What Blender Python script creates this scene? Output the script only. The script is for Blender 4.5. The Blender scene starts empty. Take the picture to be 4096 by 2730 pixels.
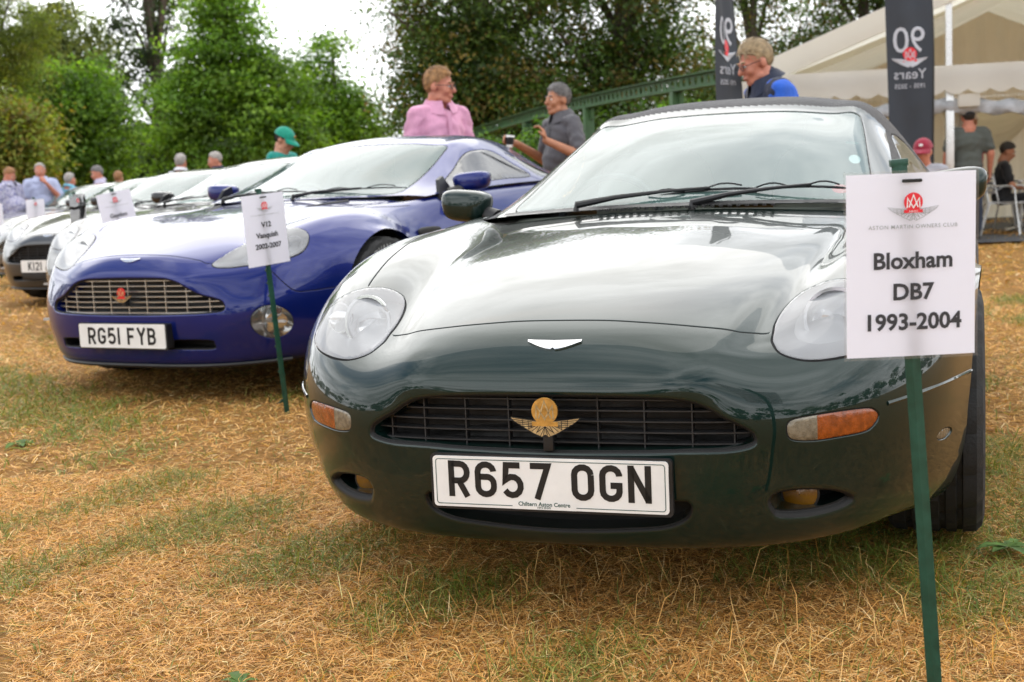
import bpy, bmesh, math, random
import numpy as np
from mathutils import Vector, Matrix, Euler, kdtree
from mathutils.geometry import delaunay_2d_cdt
random.seed(7); RNG = np.random.default_rng(7)
scene = bpy.context.scene
COL = scene.collection

# ------------------------------------------------------------------ camera
PITCH, ROLL, CAM_H = 0.118564, -0.044787, 0.953488
cd = bpy.data.cameras.new('camera'); cam = bpy.data.objects.new('camera', cd); COL.objects.link(cam)
_r, _u, _f = Vector((1, 0, 0)), Vector((0, math.sin(PITCH), math.cos(PITCH))), Vector((0, math.cos(PITCH), -math.sin(PITCH)))
_R = math.cos(ROLL)*_r + math.sin(ROLL)*_u; _U = -math.sin(ROLL)*_r + math.cos(ROLL)*_u
M = Matrix((_R, _U, -_f)).transposed().to_4x4(); M.translation = (0, 0, CAM_H)
cam.matrix_world = M
cd.sensor_width = 36; cd.lens = 5168.88/4096*36; cd.clip_start = .05; cd.clip_end = 2000
cd.dof.use_dof = True; cd.dof.focus_distance = 2.85; cd.dof.aperture_fstop = 6.2
scene.camera = cam

# ------------------------------------------------------------------ sky and sun
SUN_EL, SUN_AZ = math.radians(49), math.radians(-14)     # azimuth from +y towards +x
w = bpy.data.worlds.new('World'); scene.world = w; w.use_nodes = True
nt = w.node_tree; nt.nodes.clear(); N = nt.nodes; L = nt.links
def nd(tree, t, **kw):
    n = tree.nodes.new(t)
    for k, v in kw.items():
        if k.startswith('i_'):
            key = k[2:]; n.inputs[int(key) if key.isdigit() else key.replace('_', ' ')].default_value = v
        else: setattr(n, k, v)
    return n
sky = nd(nt, 'ShaderNodeTexSky', sky_type='NISHITA', sun_disc=False, sun_elevation=SUN_EL, sun_rotation=SUN_AZ, air_density=1.2, dust_density=1.5)
tc = nd(nt, 'ShaderNodeTexCoord'); sp = nd(nt, 'ShaderNodeSeparateXYZ'); L.new(tc.outputs['Generated'], sp.inputs[0])
mx = nd(nt, 'ShaderNodeMath', operation='MAXIMUM', i_1=0.0); L.new(sp.outputs[2], mx.inputs[0])
ad = nd(nt, 'ShaderNodeMath', operation='ADD', i_1=.22); L.new(mx.outputs[0], ad.inputs[0])
dx = nd(nt, 'ShaderNodeMath', operation='DIVIDE'); L.new(sp.outputs[0], dx.inputs[0]); L.new(ad.outputs[0], dx.inputs[1])
dy = nd(nt, 'ShaderNodeMath', operation='DIVIDE'); L.new(sp.outputs[1], dy.inputs[0]); L.new(ad.outputs[0], dy.inputs[1])
cb = nd(nt, 'ShaderNodeCombineXYZ', i_2=3.1); L.new(dx.outputs[0], cb.inputs[0]); L.new(dy.outputs[0], cb.inputs[1])
n1 = nd(nt, 'ShaderNodeTexNoise', i_Scale=.9, i_Detail=7.0, i_Roughness=.55, i_Distortion=.35); L.new(cb.outputs[0], n1.inputs['Vector'])
n2 = nd(nt, 'ShaderNodeTexNoise', i_Scale=1.7, i_Detail=6.0, i_Roughness=.6, i_Distortion=.6); L.new(cb.outputs[0], n2.inputs['Vector'])
cov = nd(nt, 'ShaderNodeMapRange', i_1=.36, i_2=.47); L.new(n1.outputs[0], cov.inputs[0])      # cloud cover
hz = nd(nt, 'ShaderNodeMapRange', i_1=.42, i_2=.20, i_3=0.0, i_4=1.0); L.new(mx.outputs[0], hz.inputs[0])   # haze whitens the low sky
cm = nd(nt, 'ShaderNodeMath', operation='MAXIMUM'); L.new(cov.outputs[0], cm.inputs[0]); L.new(hz.outputs[0], cm.inputs[1])
br = nd(nt, 'ShaderNodeMapRange', i_1=.34, i_2=.66, i_3=7.0, i_4=18.5); L.new(n2.outputs[0], br.inputs[0])
cc = nd(nt, 'ShaderNodeCombineXYZ'); 
for k, m_ in enumerate((.985, 1.0, 1.015)):
    q = nd(nt, 'ShaderNodeMath', operation='MULTIPLY', i_1=m_); L.new(br.outputs[0], q.inputs[0]); L.new(q.outputs[0], cc.inputs[k])
mixc = nd(nt, 'ShaderNodeMix', data_type='RGBA'); L.new(cm.outputs[0], mixc.inputs[0]); L.new(sky.outputs[0], mixc.inputs[6]); L.new(cc.outputs[0], mixc.inputs[7])
bg = nd(nt, 'ShaderNodeBackground', i_Strength=.115); L.new(mixc.outputs[2], bg.inputs[0])
wo = nd(nt, 'ShaderNodeOutputWorld'); L.new(bg.outputs[0], wo.inputs[0])

sl = bpy.data.lights.new('sun', 'SUN'); sl.energy = .75; sl.angle = math.radians(65); sl.color = (1, .94, .85)
so = bpy.data.objects.new('sun', sl); COL.objects.link(so)
_d = Vector((math.sin(SUN_AZ)*math.cos(SUN_EL), math.cos(SUN_AZ)*math.cos(SUN_EL), math.sin(SUN_EL)))
so.rotation_euler = (-_d).to_track_quat('-Z', 'Y').to_euler(); so.location = _d*40
vs = scene.view_settings; vs.view_transform = 'Standard'; vs.look = 'None'; vs.exposure = 0.5; vs.gamma = 1
scene.render.engine = 'CYCLES'; cy = scene.cycles; cy.use_denoising = True; cy.max_bounces = 8; cy.transparent_max_bounces = 16
cy.sample_clamp_indirect = 6

# ------------------------------------------------------------------ materials
MAT = {}
def pm(name, col, rough=.5, metal=0., coat=0., coat_rough=.03, spec=.5, var=0., vscale=8., bump=0., bscale=60., trans=0., attr=None, sheen=0., obj=True, vcol=None, bdist=.01, stretch=None):
    """principled material with procedural colour variation and relief"""
    m = bpy.data.materials.new(name); m.use_nodes = True; t = m.node_tree; p = t.nodes['Principled BSDF']
    p.inputs['Base Color'].default_value = (*col, 1); p.inputs['Roughness'].default_value = rough; p.inputs['Metallic'].default_value = metal
    p.inputs['Coat Weight'].default_value = coat; p.inputs['Coat Roughness'].default_value = coat_rough; p.inputs['Specular IOR Level'].default_value = spec
    p.inputs['Transmission Weight'].default_value = trans; p.inputs['Sheen Weight'].default_value = sheen
    c = nd(t, 'ShaderNodeTexCoord')
    if stretch:
        mp = nd(t, 'ShaderNodeMapping'); mp.inputs['Scale'].default_value = stretch; t.links.new(c.outputs['Object'], mp.inputs[0]); c = mp; c_out = mp.outputs[0]
    else: c_out = c.outputs['Object']
    if attr:
        a = nd(t, 'ShaderNodeAttribute', attribute_name=attr); src = a.outputs['Color']; t.links.new(src, p.inputs['Base Color'])
    if var:
        n = nd(t, 'ShaderNodeTexNoise', i_Scale=vscale, i_Detail=6.0, i_Roughness=.6); t.links.new(c_out, n.inputs['Vector'])
        x = nd(t, 'ShaderNodeMix', data_type='RGBA'); r = nd(t, 'ShaderNodeMapRange', i_1=.3, i_2=.7); t.links.new(n.outputs[0], r.inputs[0]); t.links.new(r.outputs[0], x.inputs[0])
        v2 = vcol or tuple(min(1, k*(1+var)) for k in col)
        x.inputs[6].default_value = (*[k*(1-var) for k in col], 1) if not vcol else (*col, 1); x.inputs[7].default_value = (*v2, 1)
        t.links.new(x.outputs[2], p.inputs['Base Color'])
        r2 = nd(t, 'ShaderNodeMapRange', i_1=.3, i_2=.7, i_3=rough*.85, i_4=min(1, rough*1.2)); t.links.new(n.outputs[0], r2.inputs[0]); t.links.new(r2.outputs[0], p.inputs['Roughness'])
    if bump:
        n = nd(t, 'ShaderNodeTexNoise', i_Scale=bscale, i_Detail=4.0); t.links.new(c_out, n.inputs['Vector'])
        b = nd(t, 'ShaderNodeBump', i_Strength=bump, i_Distance=bdist); t.links.new(n.outputs[0], b.inputs['Height']); t.links.new(b.outputs[0], p.inputs['Normal'])
    MAT[name] = m; return m

def paint(name, col, metal=.35, rough=.32, col2=None):
    m = pm(name, col, rough=rough, metal=metal, coat=1.0, coat_rough=.012, spec=.12)
    t = m.node_tree; p = t.nodes['Principled BSDF']; c = nd(t, 'ShaderNodeTexCoord'); p.inputs['Coat IOR'].default_value = 1.45
    # dust film: a little pale dirt in broad patches, and faint waviness in the clear coat
    n = nd(t, 'ShaderNodeTexNoise', i_Scale=3.5, i_Detail=8.0, i_Roughness=.7); t.links.new(c.outputs['Object'], n.inputs['Vector'])
    r = nd(t, 'ShaderNodeMapRange', i_1=.45, i_2=.8, i_3=0.0, i_4=.022); t.links.new(n.outputs[0], r.inputs[0])
    x = nd(t, 'ShaderNodeMix', data_type='RGBA'); x.inputs[6].default_value = (*col, 1); x.inputs[7].default_value = (.32, .27, .2, 1); t.links.new(r.outputs[0], x.inputs[0]); t.links.new(x.outputs[2], p.inputs['Base Color'])
    n2 = nd(t, 'ShaderNodeTexNoise', i_Scale=5.0, i_Detail=2.0); t.links.new(c.outputs['Object'], n2.inputs['Vector'])
    b = nd(t, 'ShaderNodeBump', i_Strength=.05, i_Distance=.012); t.links.new(n2.outputs[0], b.inputs['Height']); t.links.new(b.outputs[0], p.inputs['Coat Normal'])
    return m

paint('green_paint', (.0035, .017, .014), metal=.25)
paint('blue_paint', (.003, .012, .135), metal=.4)
paint('silver_paint', (.24, .245, .25), metal=.6)
paint('black_paint', (.010, .010, .012), metal=.2)
paint('grey_paint', (.05, .052, .055), metal=.5)
paint('titanium_paint', (.15, .15, .145), metal=.6)
pm('gap', (.004, .004, .004), .7)
pm('rubber', (.012, .012, .012), .62, var=.3, bump=.1, bscale=200)
pm('tyre', (.014, .014, .014), .75, var=.35, vscale=20, bump=.2, bscale=150)
pm('black_plastic', (.011, .011, .012), .42, var=.25, vscale=20)
pm('grille_black', (.016, .016, .017), .45, var=.3, vscale=30)
pm('chrome', (.78, .78, .78), .12, metal=1)
pm('alloy', (.55, .55, .56), .25, metal=1)
pm('silver_bar', (.52, .51, .48), .3, metal=.9)
pm('reflector', (.50, .50, .51), .45, metal=.6)
pm('interior', (.14, .13, .115), .7, var=.2)
pm('interior_cream', (.48, .44, .37), .6, var=.12, bump=.1)
pm('canvas', (.022, .021, .023), .85, var=.3, vscale=14, bump=.35, bscale=500, sheen=.2)
pm('plate_white', (.80, .79, .77), .35, var=.05, vscale=15, coat=.3)
pm('plate_black', (.006, .006, .006), .45)
pm('plate_green', (.01, .07, .06), .5)
pm('amber', (.24, .048, .003), .25, var=.4, vscale=70, coat=.7, bump=.16, bscale=500)
pm('fog_amber', (.20, .09, .003), .3, coat=.6, bump=.12, bscale=500)
pm('clear_lamp', (.19, .165, .12), .22, var=.45, vscale=80, coat=.7, bump=.2, bscale=500, metal=.3)
pm('gold', (.55, .30, .07), .4, metal=.6, var=.3, vscale=60)
pm('brass', (.55, .42, .22), .38, metal=.7, var=.35, vscale=80)
pm('red_enamel', (.62, .015, .02), .3, coat=.5)
pm('red_print', (.75, .02, .035), .5)
pm('grey_print', (.32, .33, .33), .6)
pm('text_print', (.035, .035, .04), .55)
pm('white_print', (.82, .82, .82), .5)
pm('paper', (.84, .83, .92), .5, var=.03, vscale=6, coat=.25, coat_rough=.12)
_t = MAT['paper'].node_tree; _p = _t.nodes['Principled BSDF']; _o = _t.nodes['Material Output']; _tr = nd(_t, 'ShaderNodeBsdfTranslucent'); _tr.inputs[0].default_value = (.86, .85, .95, 1); _m = nd(_t, 'ShaderNodeMixShader', i_0=.4); _t.links.new(_p.outputs[0], _m.inputs[1]); _t.links.new(_tr.outputs[0], _m.inputs[2]); _t.links.new(_m.outputs[0], _o.inputs[0])
pm('stake_green', (.006, .055, .034), .38, var=.25, vscale=40, coat=.2)
pm('steel', (.45, .45, .45), .35, metal=.9, var=.15)
pm('aluminium', (.62, .62, .62), .28, metal=.95, var=.1)
pm('vent_black', (.01, .01, .01), .6)

def glass_mat(name, tint, refl, milk=0., milkcol=(.8, .85, .85), rough=.0):
    """thin glazing: transparent tint under a fresnel reflection, with an optional milky diffuse part"""
    m = bpy.data.materials.new(name); m.use_nodes = True; t = m.node_tree; t.nodes.clear()
    o = nd(t, 'ShaderNodeOutputMaterial'); tr = nd(t, 'ShaderNodeBsdfTransparent'); tr.inputs[0].default_value = (*tint, 1)
    gl = nd(t, 'ShaderNodeBsdfGlossy', i_Roughness=rough); gl.inputs[0].default_value = (1, 1, 1, 1)
    df = nd(t, 'ShaderNodeBsdfDiffuse'); df.inputs[0].default_value = (*milkcol, 1)
    m1 = nd(t, 'ShaderNodeMixShader', i_0=milk); t.links.new(tr.outputs[0], m1.inputs[1]); t.links.new(df.outputs[0], m1.inputs[2])
    fr = nd(t, 'ShaderNodeFresnel', i_IOR=refl); m2 = nd(t, 'ShaderNodeMixShader'); t.links.new(fr.outputs[0], m2.inputs[0]); t.links.new(m1.outputs[0], m2.inputs[1]); t.links.new(gl.outputs[0], m2.inputs[2])
    t.links.new(m2.outputs[0], o.inputs[0]); MAT[name] = m; return m
glass_mat('windscreen', (.74, .88, .85), 1.42, .13, (.42, .74, .70))  # pale teal diffuse stands in for bright sky reflected in the glass
glass_mat('side_glass', (.35, .42, .43), 2.0, .0)
glass_mat('headlamp_glass', (.92, .93, .94), 1.4, .26, (.62, .625, .64))
glass_mat('clear_lens', (.93, .93, .92), 1.7, .06)
glass_mat('laminate', (.97, .97, .97), 1.5, .06, (.9, .9, .9))
glass_mat('spectacle_glass', (.75, .75, .75), 1.5, .0)

# ------------------------------------------------------------------ mesh helpers
def link(o, parent=None):
    COL.objects.link(o)
    if parent is not None: o.parent = parent
    return o
def mesh(name, V, F, mat=None, parent=None, smooth=False, mats=None, midx=None, normals=None, flat_angle=None):
    me = bpy.data.meshes.new(name); me.from_pydata([tuple(map(float, v)) for v in V], [], [tuple(int(i) for i in f) for f in F])
    for m in (mats or ([mat] if mat else [])): me.materials.append(MAT[m] if isinstance(m, str) else m)
    if midx is not None: me.polygons.foreach_set('material_index', np.asarray(midx, np.int32))
    if smooth: me.polygons.foreach_set('use_smooth', np.ones(len(me.polygons), bool))
    me.update()
    if flat_angle is not None: me.set_sharp_from_angle(angle=math.radians(flat_angle))
    if normals is not None: me.normals_split_custom_set_from_vertices([tuple(map(float, n)) for n in normals])
    o = bpy.data.objects.new(name, me); return link(o, parent)
def tag(o, label, cat, group=None):
    o['label'] = label; o['category'] = cat
    if group: o['group'] = group
    return o
def empty(name, loc=(0, 0, 0), rz=0., rot=None):
    o = bpy.data.objects.new(name, None); o.location = loc; o.rotation_euler = rot or (0, 0, rz); o.empty_display_size = .1
    return link(o)
def copy_tree(o, parent=None):
    c = o.copy(); COL.objects.link(c); c.parent = parent
    for k in list(o.children): copy_tree(k, c)
    return c
class MB:
    """collects shapes, then builds one mesh object"""
    def __init__(s): s.V = []; s.F = []
    def add(s, V, F):
        b = len(s.V); s.V += [tuple(v) for v in V]; s.F += [tuple(i+b for i in f) for f in F]; return s
    def box(s, c, d, R=None, bev=0.):
        x, y, z = (k/2 for k in d); c = Vector(c); e = min(bev, x*.9, y*.9, z*.9)
        if e <= 0:
            V = [Vector((a*x, b*y, g*z)) for g in (-1, 1) for b in (-1, 1) for a in (-1, 1)]
            F = [(0, 2, 3, 1), (4, 5, 7, 6), (0, 1, 5, 4), (2, 6, 7, 3), (0, 4, 6, 2), (1, 3, 7, 5)]
        else:
            bm = bmesh.new(); bmesh.ops.create_cube(bm, size=1)
            for v in bm.verts: v.co = Vector((v.co.x*2*x, v.co.y*2*y, v.co.z*2*z))
            bmesh.ops.bevel(bm, geom=bm.edges[:], offset=e, segments=2, profile=.6, affect='EDGES')
            bm.verts.index_update(); V = [v.co.copy() for v in bm.verts]; F = [[v.index for v in f.verts] for f in bm.faces]; bm.free()
        if R is not None: V = [R @ v for v in V]
        return s.add([v+c for v in V], F)
    def tube(s, pts, r, n=8, cap=True, sx=1., closed=False):
        pts = [Vector(p) for p in pts]; m = len(pts); rs = r if hasattr(r, '__len__') else [r]*m
        V = []; up = Vector((0, 0, 1)); prev = None
        for i, p in enumerate(pts):
            if closed: t = pts[(i+1) % m]-pts[i-1]
            else: t = pts[min(i+1, m-1)]-pts[max(i-1, 0)]
            t.normalize(); a = prev - t*prev.dot(t) if prev is not None else (t.cross(up) if abs(t.z) < .95 else t.cross(Vector((0, 1, 0))))
            a.normalize(); prev = a; b = t.cross(a)
            V += [p + (a*math.cos(2*math.pi*k/n)*sx + b*math.sin(2*math.pi*k/n))*rs[i] for k in range(n)]
        F = [(i*n+k, i*n+(k+1) % n, (i+1)*n+(k+1) % n, (i+1)*n+k) for i in range(m-1) for k in range(n)]
        if closed: F += [((m-1)*n+k, (m-1)*n+(k+1) % n, (k+1) % n, k) for k in range(n)]
        elif cap: F += [tuple(range(n-1, -1, -1)), tuple((m-1)*n+k for k in range(n))]
        return s.add(V, F)
    def lathe(s, prof, n=24, c=(0, 0, 0), R=None):
        V = [Vector((r*math.cos(2*math.pi*k/n), r*math.sin(2*math.pi*k/n), z)) for r, z in prof for k in range(n)]
        if R is not None: V = [R @ v for v in V]
        m = len(prof); c = Vector(c)
        return s.add([v+c for v in V], [(i*n+k, i*n+(k+1) % n, (i+1)*n+(k+1) % n, (i+1)*n+k) for i in range(m-1) for k in range(n)])
    def prism(s, poly, t, f):
        """poly (2d) extruded by t, f maps (a,b,c) to a point"""
        n = len(poly); V = [f(a, b, 0) for a, b in poly]+[f(a, b, t) for a, b in poly]
        return s.add(V, [tuple(range(n)), tuple(range(2*n-1, n-1, -1))]+[(k, k+n, (k+1) % n+n, (k+1) % n) for k in range(n)])
    def grid(s, P):
        a, b = len(P), len(P[0]); return s.add([p for r in P for p in r], [(i*b+j, i*b+j+1, (i+1)*b+j+1, (i+1)*b+j) for i in range(a-1) for j in range(b-1)])
    def build(s, name, mat, parent=None, smooth=True, angle=40):
        return mesh(name, s.V, s.F, mat, parent, smooth, flat_angle=angle if smooth else None)
def lerp(a, b, t): return a+(b-a)*t
def sstep(a, b, x):
    t = np.clip((x-a)/(b-a), 0, 1); return t*t*(3-2*t)
def ground_z(x, y): return .045*sstep(3.6, 5.6, y)*sstep(1.6, -.4, x)
def text_mesh(body, size, bold=0., align='CENTER', space=1.0, mirror=False):
    c = bpy.data.curves.new('t', 'FONT'); c.body = body; c.size = size; c.align_x = align; c.offset = bold; c.space_character = space; c.resolution_u = 3
    o = bpy.data.objects.new('t', c); COL.objects.link(o)
    me = o.evaluated_get(bpy.context.evaluated_depsgraph_get()).to_mesh()
    V = [(-v.co.x if mirror else v.co.x, v.co.y) for v in me.vertices]; F = [tuple(p.vertices)[::-1] if mirror else tuple(p.vertices) for p in me.polygons]
    COL.objects.unlink(o); bpy.data.objects.remove(o); bpy.data.curves.remove(c)
    return V, F
def stroke(pts, w, closed=False):
    """flat ribbon of width w along a 2d polyline, mitred"""
    p = [np.array(q, float) for q in pts]; p = [q for i, q in enumerate(p) if i == 0 or np.linalg.norm(q-p[i-1]) > 1e-6]; n = len(p); Lf, Rt = [], []
    for i in range(n):
        a = p[i-1] if (i > 0 or closed) else None; b = p[(i+1) % n] if (i < n-1 or closed) else None
        d1 = (p[i]-a)/np.linalg.norm(p[i]-a) if a is not None else None; d2 = (b-p[i])/np.linalg.norm(b-p[i]) if b is not None else None
        d1 = d2 if d1 is None else d1; d2 = d1 if d2 is None else d2
        t = d1+d2; t = t/(np.linalg.norm(t)+1e-9); nn = np.array([-t[1], t[0]]); k = 1/max(.45, abs(nn @ np.array([-d1[1], d1[0]])))
        Lf.append(p[i]+nn*w/2*k); Rt.append(p[i]-nn*w/2*k)
    V = [tuple(q) for q in Lf+Rt]; m = n if closed else n-1
    return V, [(i, i+n, (i+1) % n+n, (i+1) % n) for i in range(m)]
def arc(cx, cy, r, a0, a1, n=7, ry=None):
    return [(cx+r*math.cos(math.radians(lerp(a0, a1, k/(n-1)))), cy+(ry or r)*math.sin(math.radians(lerp(a0, a1, k/(n-1))))) for k in range(n)]
class Surf:
    """tensor cubic B-spline through a grid of half-body points, mirrored in x"""
    def __init__(s,G,mirror=True):
        G=np.asarray(G,float)
        F=np.concatenate([G[:,:0:-1]*[-1,1,1],G],1) if mirror else G
        s.R,s.C=F.shape[:2]; P=F.copy(); s.F=F
        for _ in range(3):
            s.Q=s.pad(P); i,j=np.meshgrid(np.arange(s.R),np.arange(s.C),indexing='ij')
            E=F-s.ev(i.astype(float),j.astype(float)); P=P+.8*E
        s.Q=s.pad(P)
    def pad(s,P):
        P=np.concatenate([2*P[:1]-P[1:2],P,2*P[-1:]-P[-2:-1]],0)
        return np.concatenate([2*P[:,:1]-P[:,1:2],P,2*P[:,-1:]-P[:,-2:-1]],1)
    @staticmethod
    def w(t): return ((1-t)**3/6,(3*t**3-6*t*t+4)/6,(-3*t**3+3*t*t+3*t+1)/6,t**3/6)
    def ev(s,u,v):
        u=np.asarray(u,float); v=np.asarray(v,float)
        i=np.clip(np.floor(u),0,s.R-2).astype(int); j=np.clip(np.floor(v),0,s.C-2).astype(int)
        a=s.w(u-i); b=s.w(v-j); o=0
        for p in range(4):
            for q in range(4): o=o+(a[p]*b[q])[...,None]*s.Q[i+p,j+q]
        return o
    def jac(s,u,v,e=2e-3): return (s.ev(u+e,v)-s.ev(u-e,v))/(2*e),(s.ev(u,v+e)-s.ev(u,v-e))/(2*e)
    def nrm(s,u,v):
        a,b=s.jac(u,v); n=np.cross(a,b); return n/(np.linalg.norm(n,axis=-1,keepdims=True)+1e-12)
    def table(s,n=10,ur=None):
        u0,u1=ur or (0,s.R-1)
        uu=np.linspace(u0,u1,int((u1-u0)*n)+1); vv=np.linspace(0,s.C-1,(s.C-1)*n+1)
        U,V=np.meshgrid(uu,vv,indexing='ij'); return U.ravel(),V.ravel(),s.ev(U,V).reshape(-1,3)
    def near(s,pts,w=(1,1,1),ur=None,n=10):
        """(u,v) of the surface point nearest to pts; w=(1,0,1) projects along y"""
        pts=np.atleast_2d(np.asarray(pts,float)); w=np.asarray(w,float); U,V,T=s.table(n,ur)
        k=np.array([np.argmin((((T-p)*w)**2).sum(1)) for p in pts]); u=U[k].copy(); v=V[k].copy()
        for _ in range(12):
            a,b=s.jac(u,v); a=a*w; b=b*w; r=(pts-s.ev(u,v))*w
            aa=(a*a).sum(1)+1e-9; bb=(b*b).sum(1)+1e-9; ab=(a*b).sum(1); d=aa*bb-ab*ab+1e-12
            ra=(r*a).sum(1); rb=(r*b).sum(1)
            u=np.clip(u+np.clip((bb*ra-ab*rb)/d,-.3,.3),0,s.R-1); v=np.clip(v+np.clip((aa*rb-ab*ra)/d,-.3,.3),0,s.C-1)
        return u,v
# ------------------------------------------------------------------ trimmed spline surfaces (car bodies)
def catmull(P, closed, sub=8):
    P = np.asarray(P, float); n = len(P); out = []
    rng = range(n) if closed else range(n-1)
    for i in rng:
        g = lambda k: P[k % n] if closed else P[min(max(k, 0), n-1)]
        a, b, c, d = g(i-1), g(i), g(i+1), g(i+2)
        for k in range(sub):
            t = k/sub; out.append(.5*((2*b)+(c-a)*t+(2*a-5*b+4*c-d)*t*t+(-a+3*b-3*c+d)*t**3))
    if not closed: out.append(P[-1])
    return np.array(out)
def resample(S, uv, closed, step):
    q = np.vstack([uv, uv[:1]]) if closed else uv
    p = S.ev(q[:, 0], q[:, 1]); s = np.concatenate([[0], np.cumsum(np.linalg.norm(np.diff(p, axis=0), axis=1))])
    n = max(8 if closed else 2, int(round(s[-1]/step))); t = np.linspace(0, s[-1], n+1)
    o = np.stack([np.interp(t, s, q[:, 0]), np.interp(t, s, q[:, 1])], 1)
    return o[:-1] if closed else o
def offset_uv(S, uv, d, closed, sign=1):
    u, v = uv[:, 0], uv[:, 1]; p = S.ev(u, v); a, b = S.jac(u, v); n = np.cross(a, b); n /= np.linalg.norm(n, axis=1, keepdims=True)+1e-12
    t = (np.roll(p, -1, 0)-np.roll(p, 1, 0)) if closed else np.gradient(p, axis=0)
    t /= np.linalg.norm(t, axis=1, keepdims=True)+1e-12; bi = np.cross(n, t)*d*sign
    aa = (a*a).sum(1); bb = (b*b).sum(1); ab = (a*b).sum(1); det = aa*bb-ab*ab+1e-12; ra = (bi*a).sum(1); rb = (bi*b).sum(1)
    return np.stack([np.clip(u+(bb*ra-ab*rb)/det, 0, S.R-1), np.clip(v+(aa*rb-ab*ra)/det, 0, S.C-1)], 1)
def in_poly(pts, poly):
    x, y = pts[:, 0], pts[:, 1]; r = np.zeros(len(pts), bool); n = len(poly)
    bx = (x > poly[:, 0].min()) & (x < poly[:, 0].max()) & (y > poly[:, 1].min()) & (y < poly[:, 1].max()); k = np.where(bx)[0]
    xs, ys = x[k], y[k]; rr = np.zeros(len(k), bool)
    for i in range(n):
        x0, y0 = poly[i]; x1, y1 = poly[(i+1) % n]
        if y0 == y1: continue
        c = ((y0 > ys) != (y1 > ys)) & (xs < (x1-x0)*(ys-y0)/(y1-y0)+x0); rr ^= c
    r[k] = rr; return r
class Trim:
    """a Surf meshed with openings, lenses and shut lines cut into it.
    items: dict(name, uv, kind 'open'|'lens'|'groove'|'line', ...)"""
    def __init__(s, S, usub, vsub, items, step=.007):
        uu = np.concatenate([np.linspace(i, i+1, n, endpoint=False) for i, n in enumerate(usub)]+[[S.R-1]])
        vv = np.concatenate([np.linspace(i, i+1, n, endpoint=False) for i, n in enumerate(vsub)]+[[S.C-1]])
        K = S.ev(*np.meshgrid(np.arange(S.R)*1., np.arange(S.C)*1., indexing='ij'))
        au = np.concatenate([[0], np.cumsum(np.linalg.norm(np.diff(K, axis=0), axis=2).mean(1))]); av = np.concatenate([[0], np.cumsum(np.linalg.norm(np.diff(K, axis=1), axis=2).mean(0))])
        dom = lambda q: np.stack([np.interp(q[:, 0], np.arange(S.R), au), np.interp(q[:, 1], np.arange(S.C), av)], 1)
        U, V = np.meshgrid(uu, vv, indexing='ij'); bd = (U == 0) | (U == S.R-1) | (V == 0) | (V == S.C-1)
        G = np.stack([U.ravel(), V.ravel()], 1); bd = bd.ravel()
        pts, dep, edges = [], [], []; nb = 0; s.S = S; rings = []
        for it in items:
            closed = it['kind'] in ('open', 'lens'); uv = resample(S, it['uv'], closed, it.get('step', step)); d2 = dom(uv)
            if closed:
                area = .5*np.sum(d2[:, 0]*np.roll(d2[:, 1], -1)-np.roll(d2[:, 0], -1)*d2[:, 1]); sign = 1 if area > 0 else -1
            if it['kind'] == 'open':
                r = it.get('r', .012); ds = [k*r for k in (0, .25, .5, .72, .9, 1)]; hs = [r-math.sqrt(max(0, r*r-d*d)) for d in ds]
            elif it['kind'] == 'lens':
                g = it.get('gap', .0045); ds = [0, .25*g, .75*g, g]; hs = [0, .004, .004, it.get('sink', .0006)]
            elif it['kind'] == 'line': ds = [0]; hs = [0]; sign = 1
            else:
                g = it.get('gap', .0016); ds = [-2.4*g, -g, 0, g, 2.4*g]; hs = [0, .0006, .005, .0006, 0]; sign = 1
            it['rings'] = []
            for d, h in zip(ds, hs):
                q = offset_uv(S, uv, d, closed, sign) if d else uv; m = len(q)
                pts.append(q); dep.append(np.full(m, h)); edges += [(nb+i, nb+i+1) for i in range(m-1)]+([(nb+m-1, nb)] if closed else [])
                it['rings'].append((nb, m, q)); nb += m
            it['poly0'] = dom(it['rings'][0][2]); it['polyN'] = dom(it['rings'][-1][2])
        if pts:
            rp = np.concatenate(pts); rd = np.concatenate(dep)
            P3 = S.ev(rp[:, 0], rp[:, 1]); kd = kdtree.KDTree(len(P3))
            for i, p in enumerate(P3): kd.insert(p, i)
            kd.balance(); G3 = S.ev(G[:, 0], G[:, 1])
            keep = np.array([b or kd.find(p)[2] > .0042 for p, b in zip(G3, bd)]); G = G[keep]
        else: rp = np.zeros((0, 2)); rd = np.zeros(0)
        A = np.concatenate([rp, G]); D = np.concatenate([rd, np.zeros(len(G))]); d2 = dom(A)
        vo, _, fo, ov, _, _ = delaunay_2d_cdt([Vector(p) for p in d2], edges, [], 0, 1e-7, True)
        d = np.array([tuple(p) for p in vo]); T = np.array([tuple(f) for f in fo if len(f) == 3])
        uv = np.stack([np.interp(d[:, 0], au, np.arange(S.R)), np.interp(d[:, 1], av, np.arange(S.C))], 1)
        s.inmap = np.full(len(A), -1); dd = np.zeros(len(d))
        for i, l in enumerate(ov):
            for k in l: s.inmap[k] = i
            if l: dd[i] = max(D[k] for k in l)
        for k in range(len(A)):
            i = s.inmap[k]
            if i >= 0 and len(ov[i]) == 1: uv[i] = A[k]
        P = S.ev(uv[:, 0], uv[:, 1]); n = S.nrm(uv[:, 0], uv[:, 1]); c = np.array([0, P[:, 1].mean(), P[:, 2].mean()-.2])
        s.flip = ((P-c)*n).sum() < 0
        if s.flip: n = -n
        P = P-n*dd[:, None]; s.nS = n
        a, b, e = P[T[:, 0]], P[T[:, 1]], P[T[:, 2]]; fn = np.cross(b-a, e-a); ar = np.linalg.norm(fn, axis=1)
        bad = (fn*n[T[:, 0]]).sum(1) < 0; T[bad] = T[bad][:, ::-1]; fn[bad] *= -1
        T = T[ar > 1e-10]; fn = fn[ar > 1e-10]
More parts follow.
